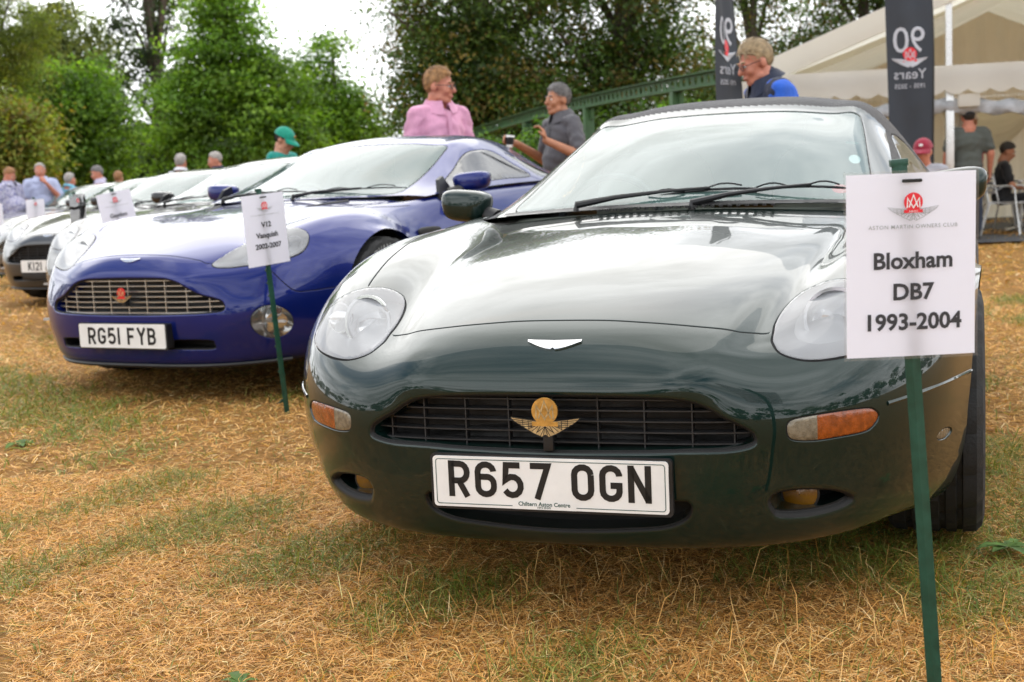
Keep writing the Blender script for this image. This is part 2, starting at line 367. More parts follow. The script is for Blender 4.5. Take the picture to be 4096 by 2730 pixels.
        vn = np.zeros_like(P); np.add.at(vn, T[:, 0], fn); np.add.at(vn, T[:, 1], fn); np.add.at(vn, T[:, 2], fn)
        vn = np.where((dd < 1e-6)[:, None], n, vn)
        s.P, s.T, s.N, s.depth, s.uv = P, T, vn/(np.linalg.norm(vn, axis=1, keepdims=True)+1e-12), dd, uv
        s.cen = d[T].mean(1); s.cuv = uv[T].mean(1); s.dom = dom; s.items = items; s.free = np.ones(len(T), bool)
        s.gap = (dd[T] > 5e-4).all(1) & (dd[T].max(1) > .003)
    def inside(s, it, last=True): return in_poly(s.cen, it['polyN'] if last else it['poly0'])
    def ring(s, it, k=-1):
        b, m, q = it['rings'][k]; i = s.inmap[b:b+m]; return s.P[i]
    def take(s, mask, name, mats, parent, midx=None, offs=None):
        mask = mask & s.free; s.free &= ~mask; T = s.T[mask]; ids, inv = np.unique(T, return_inverse=True)
        P = s.P[ids] if offs is None else s.P[ids]+s.nS[ids]*offs
        return mesh(name, P, inv.reshape(-1, 3), None, parent, True, mats=mats, midx=None if midx is None else midx[mask], normals=s.N[ids])
def ring_wall(name, R, depth, mat, parent, cap=None, shrink=1.0, dirv=(0, 1, 0), capname=None, steps=1):
    """inner wall of an opening from its edge ring, with an optional cap at the back"""
    R = np.asarray(R); n = len(R); c = R.mean(0); d = np.asarray(dirv, float)
    rows = [R]+[c+(R-c)*lerp(1, shrink, k/steps)+d*depth*k/steps for k in range(1, steps+1)]
    V = np.concatenate(rows); F = [(k*n+i, k*n+(i+1) % n, (k+1)*n+(i+1) % n, (k+1)*n+i) for k in range(steps) for i in range(n)]
    o = mesh(name, V, F, mat, parent, True)
    if cap:
        Q = rows[-1]; mesh(capname or name+'_back', np.vstack([Q, Q.mean(0)]), [(i, (i+1) % n, n) for i in range(n)], cap, parent)
    return o
DB7 = [
[(0,.11,.163),(.2,.115,.163),(.33,.13,.163),(.45,.17,.165),(.58,.27,.17),(.66,.38,.178),(.735,.48,.182),(.79,.60,.192)],
[(0,.045,.180),(.2,.05,.181),(.33,.065,.183),(.455,.105,.187),(.585,.20,.192),(.675,.32,.202),(.752,.45,.215),(.815,.605,.238)],
[(0,.015,.235),(.2,.019,.235),(.33,.033,.236),(.46,.075,.24),(.60,.17,.25),(.70,.30,.262),(.776,.44,.28),(.834,.61,.315)],
[(0,.0,.30),(.2,.004,.30),(.34,.018,.30),(.47,.06,.305),(.615,.16,.315),(.72,.295,.325),(.79,.44,.35),(.841,.612,.395)],
[(0,-.006,.375),(.2,-.003,.375),(.34,.012,.376),(.48,.053,.38),(.63,.155,.39),(.735,.295,.40),(.80,.44,.42),(.848,.632,.46)],
[(0,-.006,.43),(.2,-.003,.43),(.34,.008,.433),(.485,.048,.44),(.638,.155,.455),(.742,.30,.468),(.807,.455,.492),(.853,.668,.53)],
[(0,-.002,.49),(.2,.0,.49),(.335,.010,.498),(.485,.06,.51),(.638,.17,.528),(.745,.325,.543),(.812,.49,.565),(.860,.728,.60)],
[(0,.004,.54),(.2,.007,.541),(.327,.012,.543),(.478,.098,.556),(.632,.20,.583),(.745,.37,.603),(.815,.55,.628),(.866,.808,.655)],
[(0,.035,.588),(.2,.039,.588),(.338,.049,.585),(.468,.141,.589),(.625,.25,.63),(.742,.435,.658),(.818,.63,.676),(.872,.89,.688)],
[(0,.075,.624),(.2,.08,.622),(.348,.098,.612),(.457,.176,.607),(.612,.305,.672),(.735,.505,.708),(.818,.73,.715),(.876,.979,.698)],
[(0,.14,.657),(.2,.145,.655),(.362,.165,.639),(.450,.214,.626),(.600,.365,.707),(.725,.585,.746),(.818,.82,.742),(.878,1.07,.686)],
[(0,.30,.710),(.2,.305,.707),(.378,.33,.693),(.466,.37,.679),(.590,.48,.742),(.715,.69,.776),(.817,.91,.758),(.877,1.15,.654)],
[(0,.50,.757),(.2,.505,.754),(.395,.525,.738),(.483,.545,.722),(.585,.62,.769),(.706,.80,.798),(.816,1.02,.763),(.874,1.24,.60)],
[(0,.75,.800),(.2,.753,.797),(.415,.765,.780),(.503,.775,.760),(.595,.82,.791),(.706,.95,.816),(.824,1.15,.75),(.870,1.32,.46)],
[(0,1.03,.835),(.2,1.04,.832),(.435,1.06,.811),(.525,1.07,.798),(.612,1.10,.812),(.716,1.18,.829),(.850,1.28,.68),(.868,1.36,.33)],
[(0,1.26,.856),(.2,1.275,.853),(.455,1.33,.836),(.555,1.37,.827),(.640,1.405,.832),(.738,1.42,.835),(.878,1.44,.60),(.860,1.42,.20)],
[(0,1.50,.86),(.2,1.51,.86),(.46,1.55,.85),(.575,1.58,.845),(.665,1.60,.842),(.762,1.62,.835),(.886,1.64,.56),(.855,1.62,.19)],
[(0,2.1,.82),(.2,2.1,.82),(.46,2.1,.83),(.58,2.1,.835),(.68,2.1,.84),(.788,2.1,.838),(.888,2.1,.56),(.86,2.1,.19)],
[(0,2.8,.82),(.2,2.8,.82),(.46,2.8,.83),(.58,2.8,.84),(.69,2.8,.85),(.80,2.8,.845),(.886,2.8,.57),(.865,2.8,.19)],
[(0,3.35,.86),(.2,3.35,.86),(.46,3.35,.865),(.58,3.35,.87),(.69,3.35,.87),(.80,3.35,.86),(.886,3.35,.58),(.87,3.35,.20)],
[(0,3.85,.90),(.2,3.85,.898),(.44,3.85,.89),(.56,3.85,.88),(.66,3.85,.868),(.775,3.85,.83),(.872,3.85,.57),(.835,3.85,.22)],
[(0,4.35,.86),(.2,4.35,.858),(.40,4.34,.85),(.51,4.33,.84),(.60,4.31,.82),(.70,4.28,.76),(.81,4.22,.54),(.77,4.18,.25)],
[(0,4.60,.72),(.2,4.59,.72),(.38,4.57,.71),(.48,4.55,.70),(.57,4.52,.68),(.66,4.47,.64),(.73,4.40,.49),(.71,4.36,.27)],
[(0,4.66,.50),(.2,4.65,.50),(.38,4.62,.49),(.48,4.59,.48),(.56,4.55,.47),(.63,4.50,.45),(.69,4.44,.40),(.67,4.40,.28)],
]
VQG = [
[(0,.10,.195),(.2,.105,.195),(.35,.125,.195),(.47,.165,.197),(.60,.26,.20),(.70,.36,.205),(.785,.45,.21),(.85,.515,.215)],
[(0,.03,.215),(.2,.035,.215),(.35,.055,.216),(.49,.10,.218),(.63,.20,.222),(.73,.31,.228),(.81,.42,.235),(.868,.49,.26)],
[(0,.01,.27),(.2,.015,.27),(.36,.035,.27),(.50,.08,.272),(.645,.175,.278),(.75,.285,.285),(.83,.395,.295),(.88,.475,.32)],
[(0,-.005,.34),(.2,-.002,.34),(.36,.02,.34),(.515,.065,.342),(.66,.165,.348),(.765,.275,.355),(.842,.385,.365),(.89,.465,.395)],
[(0,-.01,.41),(.2,-.007,.41),(.37,.015,.412),(.53,.065,.415),(.675,.165,.42),(.775,.275,.427),(.85,.385,.437),(.896,.472,.465)],
[(0,-.01,.48),(.2,-.006,.48),(.37,.015,.482),(.54,.075,.487),(.685,.175,.492),(.783,.285,.50),(.856,.395,.51),(.90,.492,.535)],
[(0,-.005,.55),(.2,-.002,.55),(.365,.012,.552),(.535,.095,.557),(.685,.195,.565),(.785,.305,.573),(.858,.415,.585),(.903,.535,.615)],
[(0,.0,.62),(.2,.003,.62),(.351,.015,.607),(.51,.105,.617),(.67,.21,.63),(.775,.325,.645),(.855,.45,.66),(.904,.605,.692)],
[(0,.02,.66),(.2,.024,.66),(.365,.05,.645),(.49,.125,.652),(.65,.23,.675),(.765,.35,.70),(.85,.50,.715),(.905,.70,.748)],
[(0,.055,.697),(.2,.06,.695),(.38,.09,.672),(.475,.155,.675),(.63,.26,.715),(.755,.39,.75),(.843,.57,.765),(.905,.79,.775)],
[(0,.10,.722),(.2,.105,.72),(.40,.135,.692),(.48,.20,.70),(.62,.32,.755),(.745,.46,.795),(.836,.66,.80),(.905,.86,.78)],
[(0,.25,.772),(.2,.255,.77),(.42,.28,.75),(.50,.33,.765),(.615,.43,.805),(.735,.57,.843),(.832,.77,.825),(.905,.95,.766)],
[(0,.45,.825),(.2,.455,.823),(.44,.475,.805),(.52,.51,.815),(.615,.58,.845),(.728,.71,.868),(.832,.90,.835),(.905,1.04,.73)],
[(0,.70,.868),(.2,.705,.866),(.47,.72,.852),(.55,.74,.855),(.63,.78,.872),(.725,.88,.882),(.84,1.05,.80),(.903,1.15,.64)],
[(0,.98,.903),(.2,.985,.90),(.50,1.0,.888),(.58,1.02,.884),(.655,1.05,.888),(.735,1.10,.884),(.868,1.22,.72),(.903,1.23,.45)],
[(0,1.2,.928),(.2,1.22,.926),(.52,1.28,.912),(.61,1.32,.902),(.685,1.35,.894),(.755,1.37,.882),(.90,1.40,.65),(.895,1.30,.25)],
[(0,1.45,.93),(.2,1.46,.93),(.52,1.50,.925),(.62,1.54,.92),(.70,1.57,.91),(.785,1.60,.895),(.925,1.62,.62),(.90,1.55,.24)],
[(0,2.1,.90),(.2,2.1,.90),(.5,2.1,.91),(.62,2.1,.92),(.72,2.1,.93),(.815,2.1,.93),(.94,2.1,.62),(.90,2.1,.24)],
[(0,2.8,.90),(.2,2.8,.90),(.5,2.8,.92),(.62,2.8,.94),(.73,2.8,.955),(.83,2.8,.95),(.95,2.8,.63),(.905,2.8,.24)],
[(0,3.4,.94),(.2,3.4,.94),(.5,3.4,.95),(.62,3.4,.96),(.73,3.4,.965),(.84,3.4,.95),(.96,3.4,.65),(.91,3.4,.25)],
[(0,3.9,1.0),(.2,3.9,1.0),(.46,3.9,.99),(.58,3.9,.98),(.69,3.9,.96),(.80,3.9,.92),(.93,3.9,.62),(.87,3.9,.27)],
[(0,4.35,.96),(.2,4.35,.958),(.42,4.34,.95),(.53,4.33,.94),(.63,4.31,.91),(.73,4.28,.84),(.85,4.22,.59),(.81,4.18,.30)],
[(0,4.60,.80),(.2,4.59,.80),(.40,4.57,.79),(.50,4.55,.78),(.59,4.52,.75),(.68,4.47,.70),(.76,4.40,.54),(.74,4.36,.32)],
[(0,4.66,.55),(.2,4.65,.55),(.40,4.62,.54),(.50,4.59,.53),(.58,4.55,.52),(.65,4.50,.50),(.71,4.44,.45),(.69,4.40,.33)],
]
# ------------------------------------------------------------------ number plates, emblems
def glyphs():
    a = arc; g = {}
    g['R'] = [[(7, 0), (7, 79)], [(7, 72), (27, 72)]+a(27, 53.5, 16, 90, -90, 9, 18.5)+[(7, 35)], [(24, 35), (43, 0)]]
    g['6'] = [[(43, 57)]+a(25, 56, 18, 10, 180, 8, 16)+a(25, 23, 18, 180, 360, 9, 16)+[(43, 29)]+a(28, 30, 15, 0, 90, 6, 15)[1:]+[(10, 45)]]
    g['5'] = [[(42, 72), (11, 72), (8.5, 40)]+a(24, 27, 19, 128, -150, 11, 20)]
    g['7'] = [[(4, 72), (43, 72), (18, 0)]]
    g['O'] = [a(25, 56, 18, 0, 180, 8, 16)+a(25, 23, 18, 180, 360, 8, 16)+[(43, 56)]]
    g['0'] = g['O']
    g['G'] = [[(43, 55)]+a(25, 56, 18, 10, 180, 8, 16)+a(25, 23, 18, 180, 360, 8, 16)+[(43, 35), (24, 35)]]
    g['N'] = [[(7, 0), (7, 79)], [(7, 74), (43, 5)], [(43, 0), (43, 79)]]
    g['1'] = [[(7, 0), (7, 79)]]
    g['F'] = [[(7, 0), (7, 79)], [(7, 72), (44, 72)], [(7, 38), (38, 38)]]
    g['Y'] = [[(4, 79), (25, 38), (46, 79)], [(25, 40), (25, 0)]]
    g['B'] = [[(7, 0), (7, 79)], [(7, 72), (26, 72)]+a(26, 56, 15, 90, -90, 8, 16)+[(7, 40)], [(22, 40), (26, 40)]+a(26, 23.5, 17, 90, -90, 8, 16.5)+[(7, 7)]]
    g['K'] = [[(7, 0), (7, 79)], [(10, 34), (42, 79)], [(19, 44), (43, 0)]]
    g['2'] = [[(7, 58)]+a(25, 56, 18, 170, -20, 9, 16)+[(9, 7), (45, 7)]]
    g['A'] = [[(3, 0), (25, 76), (47, 0)], [(11, 22), (39, 22)]]
    g['M'] = [[(7, 0), (7, 79)], [(7, 74), (25, 38), (43, 74)], [(43, 0), (43, 79)]]
    return g
GL = glyphs()
def rrect(w, h, r, n=5):
    return [p for cx, cy, a in ((w/2-r, h/2-r, 0), (-w/2+r, h/2-r, 90), (-w/2+r, -h/2+r, 180), (w/2-r, -h/2+r, 270)) for p in arc(cx, cy, r, a, a+90, n)]
def number_plate(text, parent, y, z, tilt=0., border=True, dealer=None, yaw=0.):
    """520 x 111 mm plate facing -y"""
    Rm = Matrix.Rotation(yaw, 3, 'Z') @ Matrix.Rotation(tilt, 3, 'X')
    f = lambda a, b, c: Rm @ Vector((a, c, b)) + Vector((0, y, z))
    p = MB().prism(rrect(.52, .111, .008), .004, f).build('number_plate', 'plate_white', parent, False)
    MB().prism(rrect(.535, .122, .01), .012, lambda a, b, c: f(a, b-.001, c+.0045)).build('plate_holder', 'black_plastic', p, False)
    h = .079; gw = {c: (.014 if c == '1' else .050) for c in GL}; gap = .011
    wd = sum((.033 if c == ' ' else gw[c]+gap) for c in text)-gap; x = -wd/2; s = .001; up = .0505-.048+.004 if dealer else 0
    for c in text:
        if c == ' ': x += .033-.0; continue
        b = MB()
        for k in GL[c]:
            V, F = stroke([((q[0])*s, q[1]*s) for q in k], .0135)
            b.add([f(x+a, bb-h/2+up, -.0008) for a, bb in V], F)
        b.build('plate_character', 'plate_black', p, False); x += gw[c]+gap
    if border:
        V, F = stroke(rrect(.506, .098, .006), .0016, True); MB().add([f(a, b, -.0007) for a, b in V], F).build('plate_border', 'plate_green', p, False)
    if dealer:
        MB().add([f(a, b, -.0010) for a, b in [(-.08, -.0555), (.062, -.0555), (.062, -.0405), (-.08, -.0405)]], [(0, 1, 2, 3)]).build('plate_blank', 'plate_white', p, False)
        b = MB(); V, F = text_mesh(dealer[0], .0125, .0003); b.add([f(a-.009, q-.0478, -.0013) for a, q in V], F)
        V, F = text_mesh(dealer[1], .007, .0001); b.add([f(a-.009, q-.0535, -.0013) for a, q in V], F); b.build('dealer_lettering', 'plate_green', p, False)
    return p
WING = [(0, -.72), (.2, -.95), (.62, -.86), (1.2, -.64), (1.75, -.38), (2.25, -.10), (2.5, .02), (2.55, .28), (1.9, .22), (.9, .20), (0, .16)]
def wing_badge(parent, S, width, cy, n=(0, -.75, .66), name='wing_badge'):
    """silver winged badge lying on the nose"""
    s = width/5.1; poly = [(x*s, z*s) for x, z in WING]+[(-x*s, z*s) for x, z in WING[-2:0:-1]]
    top, base = [], []
    u, v = S.near([(x, 0, cy+z*.62) for x, z in poly], (1, 0, 1), (0, 12)); P = S.ev(u, v); nn = np.array(n)/np.linalg.norm(n)
    V = np.vstack([P-nn*.002, P+nn*.0045]); k = len(poly)
    return mesh(name, V, [tuple(range(k, 2*k))]+[(i, (i+1) % k, (i+1) % k+k, i+k) for i in range(k)], 'chrome', parent)
LWING = [(0.0, -1.76), (.28, -1.95), (.56, -1.82), (.9, -1.68), (1.3, -1.45), (1.7, -1.2), (2.1, -.98), (2.45, -.74), (2.68, -.50), (1.0, -.72), (0.3, -.78)]
def club_emblem(parent, f, s, thick=0., disc='red_print', line='grey_print', letter='white_print', solid=None, mirror=False, lift=.0006, text=True, nameset=('emblem_disc', 'emblem_wings', 'emblem_letters'), lw=.045):
    """round AM monogram over spread wings; f(a,b,c) maps emblem plane (c towards the viewer)"""
    mxx = -1 if mirror else 1; g = lambda a, b, c: f(mxx*a*s, b*s, c)
    wings = MB()
    full = LWING+[(-x, z) for x, z in LWING[::-1]][:-1]
    if solid:
        n = len(full); c0 = (0, -1.1); wings.add([g(a, b, lift+thick) for a, b in full]+[g(*c0, lift+thick)], [(i, (i+1) % n, n) for i in range(n)])
        if thick: wings.add([g(a, b, lift) for a, b in full]+[g(a, b, lift+thick) for a, b in full], [(i, (i+1) % n, (i+1) % n+n, i+n) for i in range(n)])
    feat = wings if not thick else MB()
    if not solid or thick:
        for sg in (1, -1):
            segs = [[(sg*x, z) for x, z in LWING]]+[[(sg*.0, -1.15), (sg*x, z)] for x, z in ((.16, -1.82), (.42, -1.95), (.64, -1.6))]
            segs += [[(sg*(.35+.18*k), -1.12), (sg*(.7+.32*k), -1.68+.16*k)] for k in range(4)]
            segs += [[(sg*1.0, -.82-.12*k), (sg*(2.5-.22*k), -.66-.17*k)] for k in range(4)]+[[(sg*1.3, -.72), (sg*1.25, -1.4)], [(sg*1.75, -.66), (sg*1.7, -1.3)]]
            for q in segs:
                V, F = stroke(q, lw); feat.add([g(a, b, lift*1.5+thick) for a, b in V], F)
    wings.build(nameset[1], solid or line, parent, False)
    if thick: feat.build('emblem_feathers', 'black_plastic', parent, False)
    d = MB(); circ = arc(0, 0, 1.0, 0, 360, 33)[:-1]; n = len(circ)
    d.add([g(a, b, lift*2+thick) for a, b in circ], [tuple(range(n))])
    if thick: d.add([g(a, b, 0) for a, b in circ]+[g(a, b, lift*2+thick) for a, b in circ], [(i, (i+1) % n, (i+1) % n+n, i+n) for i in range(n)])
    d.add([g(a, b, lift*2.2+thick) for a, b in ((-1, -1.13), (1, -1.13), (1, -.80), (-1, -.80))], [(0, 1, 2, 3)])
    d.build(nameset[0], disc, parent, False)
    t = MB()
    for q in ([(-.68, -.62), (-.62, .40), (0, -.60), (.62, .40), (.68, -.62)], [(-.48, -.56), (0, .74), (.48, -.56)]):
        V, F = stroke(q, .13); t.add([g(a, b, lift*3+thick) for a, b in V], F)
    if text:
        V, F = text_mesh('AMOC', .26, .004, space=1.5); t.add([g(a, b-1.06, lift*3+thick) for a, b in V], F)
    t.build(nameset[2], letter, parent, False)

# ------------------------------------------------------------------ car builder
def superell(c, h, e=.55, n=14, m=22, taper=0.):
    """rounded block"""
    sg = lambda a, p: math.copysign(abs(a)**p, a); V = []
    for i in range(n+1):
        t = -math.pi/2+math.pi*i/n
        for k in range(m):
            p = 2*math.pi*k/m; x = sg(math.cos(t), e)*sg(math.cos(p), e); y = sg(math.cos(t), e)*sg(math.sin(p), e); z = sg(math.sin(t), e)
            V.append((c[0]+x*h[0]*(1+taper*z), c[1]+y*h[1], c[2]+z*h[2]))
    return V, [(i*m+k, i*m+(k+1) % m, (i+1)*m+(k+1) % m, (i+1)*m+k) for i in range(n) for k in range(m)]
def make_wheel(car, x, y, r, width, spokes, steer=0., text=None):
    sd = 1 if x > 0 else -1; n = 126; w2 = width/2
    Rm = Matrix.Rotation(steer, 3, 'Z') @ Matrix.Rotation(math.pi/2*sd, 3, 'Y'); C = Vector((x, y, r))
    prof = [(r*.70, -w2*.86), (r*.76, -w2*.99), (r*.86, -w2*1.03), (r*.94, -w2*.98), (r*.985, -w2*.86)]
    for k in (-.52, -.17, .17, .52):
        prof += [(r*.997, w2*(k-.075)), (r*.975, w2*(k-.05)), (r*.975, w2*(k+.05)), (r*.997, w2*(k+.075))]
    prof += [(r*.985, w2*.86), (r*.94, w2*.98), (r*.86, w2*1.03), (r*.76, w2*.99), (r*.70, w2*.86)]
    V = []
    for rr, z in prof:
        for k in range(n):
            q = rr
            if rr > r*.93 and (k + int(round(z/w2*5))) % 7 in (0, 1): q = rr-.008
            a = 2*math.pi*k/n; V.append(C+Rm @ Vector((q*math.cos(a), q*math.sin(a), z)))
    m = len(prof); F = [(i*n+k, i*n+(k+1) % n, (i+1)*n+(k+1) % n, (i+1)*n+k) for i in range(m-1) for k in range(n)]
    b = MB(); b.lathe([(r*.70, w2*.88), (r*.705, w2*.97), (r*.685, w2*.97), (r*.66, w2*.80), (r*.64, w2*.3), (r*.62, -w2*.8)], 48, C, Rm)
    b.lathe([(0.001, w2*.62), (r*.11, w2*.62), (r*.16, w2*.56), (r*.17, w2*.3)], 20, C, Rm)
    for k in range(spokes):
        a = 2*math.pi*k/spokes; q = Rm @ Matrix.Rotation(a, 3, 'Z')
        prs = [(r*.12, w2*.52, .024), (r*.4, w2*.56, .019), (r*.66, w2*.80, .022)]
        V2 = []
        for rr, z, hw in prs: V2 += [C+q @ Vector((rr, -hw, z-.012)), C+q @ Vector((rr, -hw*.6, z+.010)), C+q @ Vector((rr, hw*.6, z+.010)), C+q @ Vector((rr, hw, z-.012))]
        b.add(V2, [(i*4+j, i*4+j+1, i*4+j+5, i*4+j+4) for i in range(2) for j in range(3)])
    wh = b.build('wheel', 'alloy', car)
    mesh('tyre', V, F, 'tyre', wh, True, flat_angle=28)
    MB().lathe([(.02, -w2*.1), (r*.55, -w2*.1), (r*.55, -w2*.25), (.02, -w2*.25)], 32, C, Rm).build('brake_disc', 'steel', wh)
    if text:
        TV, TF = text_mesh(text, r*.14, .001, space=1.1); R0 = r*.80
        V3 = []
        for a, c in TV:
            th = math.pi/2 - (a/R0) + .30; rr = R0+c; z = w2*1.034
            V3.append(C+Rm @ Vector((-rr*math.cos(th)*0-rr*math.sin(th), rr*math.cos(th), z)) if sd > 0 else C)
        mesh('tyre_lettering', V3, TF, 'grey_print', wh)
    return wh
def xz(S, pts, ur=(0, 13)):
    u, v = S.near([(p[0], 0, p[1]) for p in pts], (1, 0, 1), ur); return np.stack([u, v], 1)
def xyz(S, pts):
    u, v = S.near(pts); return np.stack([u, v], 1)
def sym(half): return [(-p[0],)+tuple(p[1:]) for p in half[::-1] if abs(p[0]) > 1e-6]+list(half)
def smooth_uv(q, closed=True): return catmull(q, closed, 8)
def mir_uv(q, C): r = q.copy(); r[:, 1] = C-1-r[:, 1]; return r[::-1]
def uv_rect(S, u0, u1, v0, v1, r=.3):
    """rounded rectangle in (u,v)"""
    ru, rv = r, r; P = []
    for cu, cv, a in ((u1-ru, v1-rv, 0), (u0+ru, v1-rv, 90), (u0+ru, v0+rv, 180), (u1-ru, v0+rv, 270)):
        P += [(cu+ru*math.cos(math.radians(a+k*15)), cv+rv*math.sin(math.radians(a+k*15))) for k in range(7)]
    P = np.array(P); out = []
    for i in range(len(P)):
        a, b = P[i], P[(i+1) % len(P)]; m = max(1, int(np.linalg.norm(b-a)/.25)); out += [a+(b-a)*k/m for k in range(m)]
    return np.array(out)
def grille_bars(car, S, half, zs, xs, inset, hmat, vmat, th=.0035, dp=.02, vth=.003, dome=0., vdp=None):
    """separate horizontal slats and vertical bars clipped to the grille outline"""
    top = np.array([p for p in half if p[1] >= half[-1][1]]); P = np.array(half)
    k = int(np.argmax(P[:, 0])); up, lo = P[:k+1], P[k:][::-1]
    xm = P[:, 0].max()
    def span(z):
        z = np.clip(z, lo[:, 1].min()+.003, up[:, 1].max()-.003); c = []
        for i in range(len(P)-1):
            (x0, z0), (x1, z1) = P[i], P[i+1]
            if (z0-z)*(z1-z) <= 0 and z0 != z1: c.append(x0+(x1-x0)*(z-z0)/(z1-z0))
        return max(c) if c else 0
    def yy(x): 
        u, v = S.near([(x_, 0, .5*(P[:, 1].max()+P[:, 1].min())) for x_ in np.atleast_1d(x)], (1, 0, 1), (0, 12)); return S.ev(u, v)[:, 1]
    X = np.linspace(-xm, xm, 41); Y = yy(X); fy = lambda x: float(np.interp(x, X, Y))+inset
    for z in zs:
        xe = span(z)-.002
        if xe < .05: continue
        x = np.linspace(-xe, xe, 25); b = MB(); V = []
        for q in x:
            zz = z+dome*(1-(q/xm)**2); V += [(q, fy(q), zz-th/2), (q, fy(q), zz+th/2), (q, fy(q)+dp, zz+th/2+.003), (q, fy(q)+dp, zz-th/2+.003)]
        F = [(4*i+j, 4*i+(j+1) % 4, 4*i+4+(j+1) % 4, 4*i+4+j) for i in range(len(x)-1) for j in range(4)]
        b.add(V, F).build('grille_slat', hmat, car, False)
    for x in xs:
        z1 = float(np.interp(abs(x), up[:, 0], up[:, 1])); z0 = float(np.interp(abs(x), lo[:, 0][np.argsort(lo[:, 0])], lo[:, 1][np.argsort(lo[:, 0])]))
        if z1-z0 < .02: continue
        MB().box((x, fy(x)+(vdp or dp)/2+.0012, (z0+z1)/2), (vth, (vdp or dp)-.002, z1-z0-.002)).build('grille_bar', vmat, car, False)
    return fy
def headlamp(car, T, it, k, dirv, lamps):
    """bowl, reflectors and lens behind one headlight opening"""
    sd = 1 if k else -1
    ln = T.take(T.inside(it), 'headlight', ['headlamp_glass'], car, offs=.002)
    R = T.ring(it, -1)-np.array(dirv)*-.004
    ring_wall('headlight_bowl', R, .085, 'reflector', ln, cap='reflector', shrink=.62, dirv=dirv, steps=4)
    for (x, y, z, r) in lamps:
        Rm = Vector(dirv).normalized().to_track_quat('-Z', 'Y').to_matrix()
        MB().lathe([(r, .0), (r*.97, -.012), (r*.72, -.035), (r*.35, -.05), (.001, -.055)], 28, (x*sd, y, z), Rm).build('headlight_reflector', 'chrome', ln)
        MB().lathe([(r*1.12, .0), (r*1.12, .006), (r, .006), (r, .0)], 28, (x*sd, y, z), Rm).build('headlight_ring', 'chrome', ln)
    return ln
def seat(car, x, y, z, mat):
    V, F = superell((x, y, z), (.24, .25, .10), .5); s = MB().add(V, F)
    V, F = superell((0, 0, 0), (.24, .09, .30), .5); Rm = Matrix.Rotation(-.30, 3, 'X'); s.add([Rm @ Vector(v)+Vector((x, y+.30, z+.26)) for v in V], F)
    V, F = superell((0, 0, 0), (.13, .055, .085), .6); s.add([Rm @ Vector(v)+Vector((x, y+.44, z+.60)) for v in V], F)
    return s.build('seat', mat, car)
def wiper(car, S, a, b, parked_lift=.012, arm=None):
    """wiper blade lying on the glass from a to b, plus its arm from a pivot"""
    pts = [tuple(lerp(np.array(a), np.array(b), t)+np.array([0, 0, .012*math.sin(math.pi*t)])) for t in np.linspace(0, 1, 9)]
    w = MB().tube(pts, [.003]+[.0045]*7+[.003], 6).build('wiper', 'black_plastic', car)
    for t0, t1 in ((.12, .42), (.58, .88)):
        q = [tuple(lerp(np.array(a), np.array(b), t)+np.array([0, -.004, .014+.012*math.sin(math.pi*(t-t0)/(t1-t0))])) for t in np.linspace(t0, t1, 6)]; MB().tube(q, .003, 6).build('wiper_bracket', 'black_plastic', w)
    if arm is not None:
        p, e = np.array(arm[0]), np.array(arm[1]); MB().tube([tuple(p), tuple(p+[0, 0, .02]), tuple(lerp(p, e, .3)+np.array([0, 0, .022])), tuple(lerp(p, e, .65)+np.array([0, 0, .014])), tuple(e)], [.013, .012, .008, .0055, .004], 8).build('wiper_arm', 'black_plastic', w)
    return w

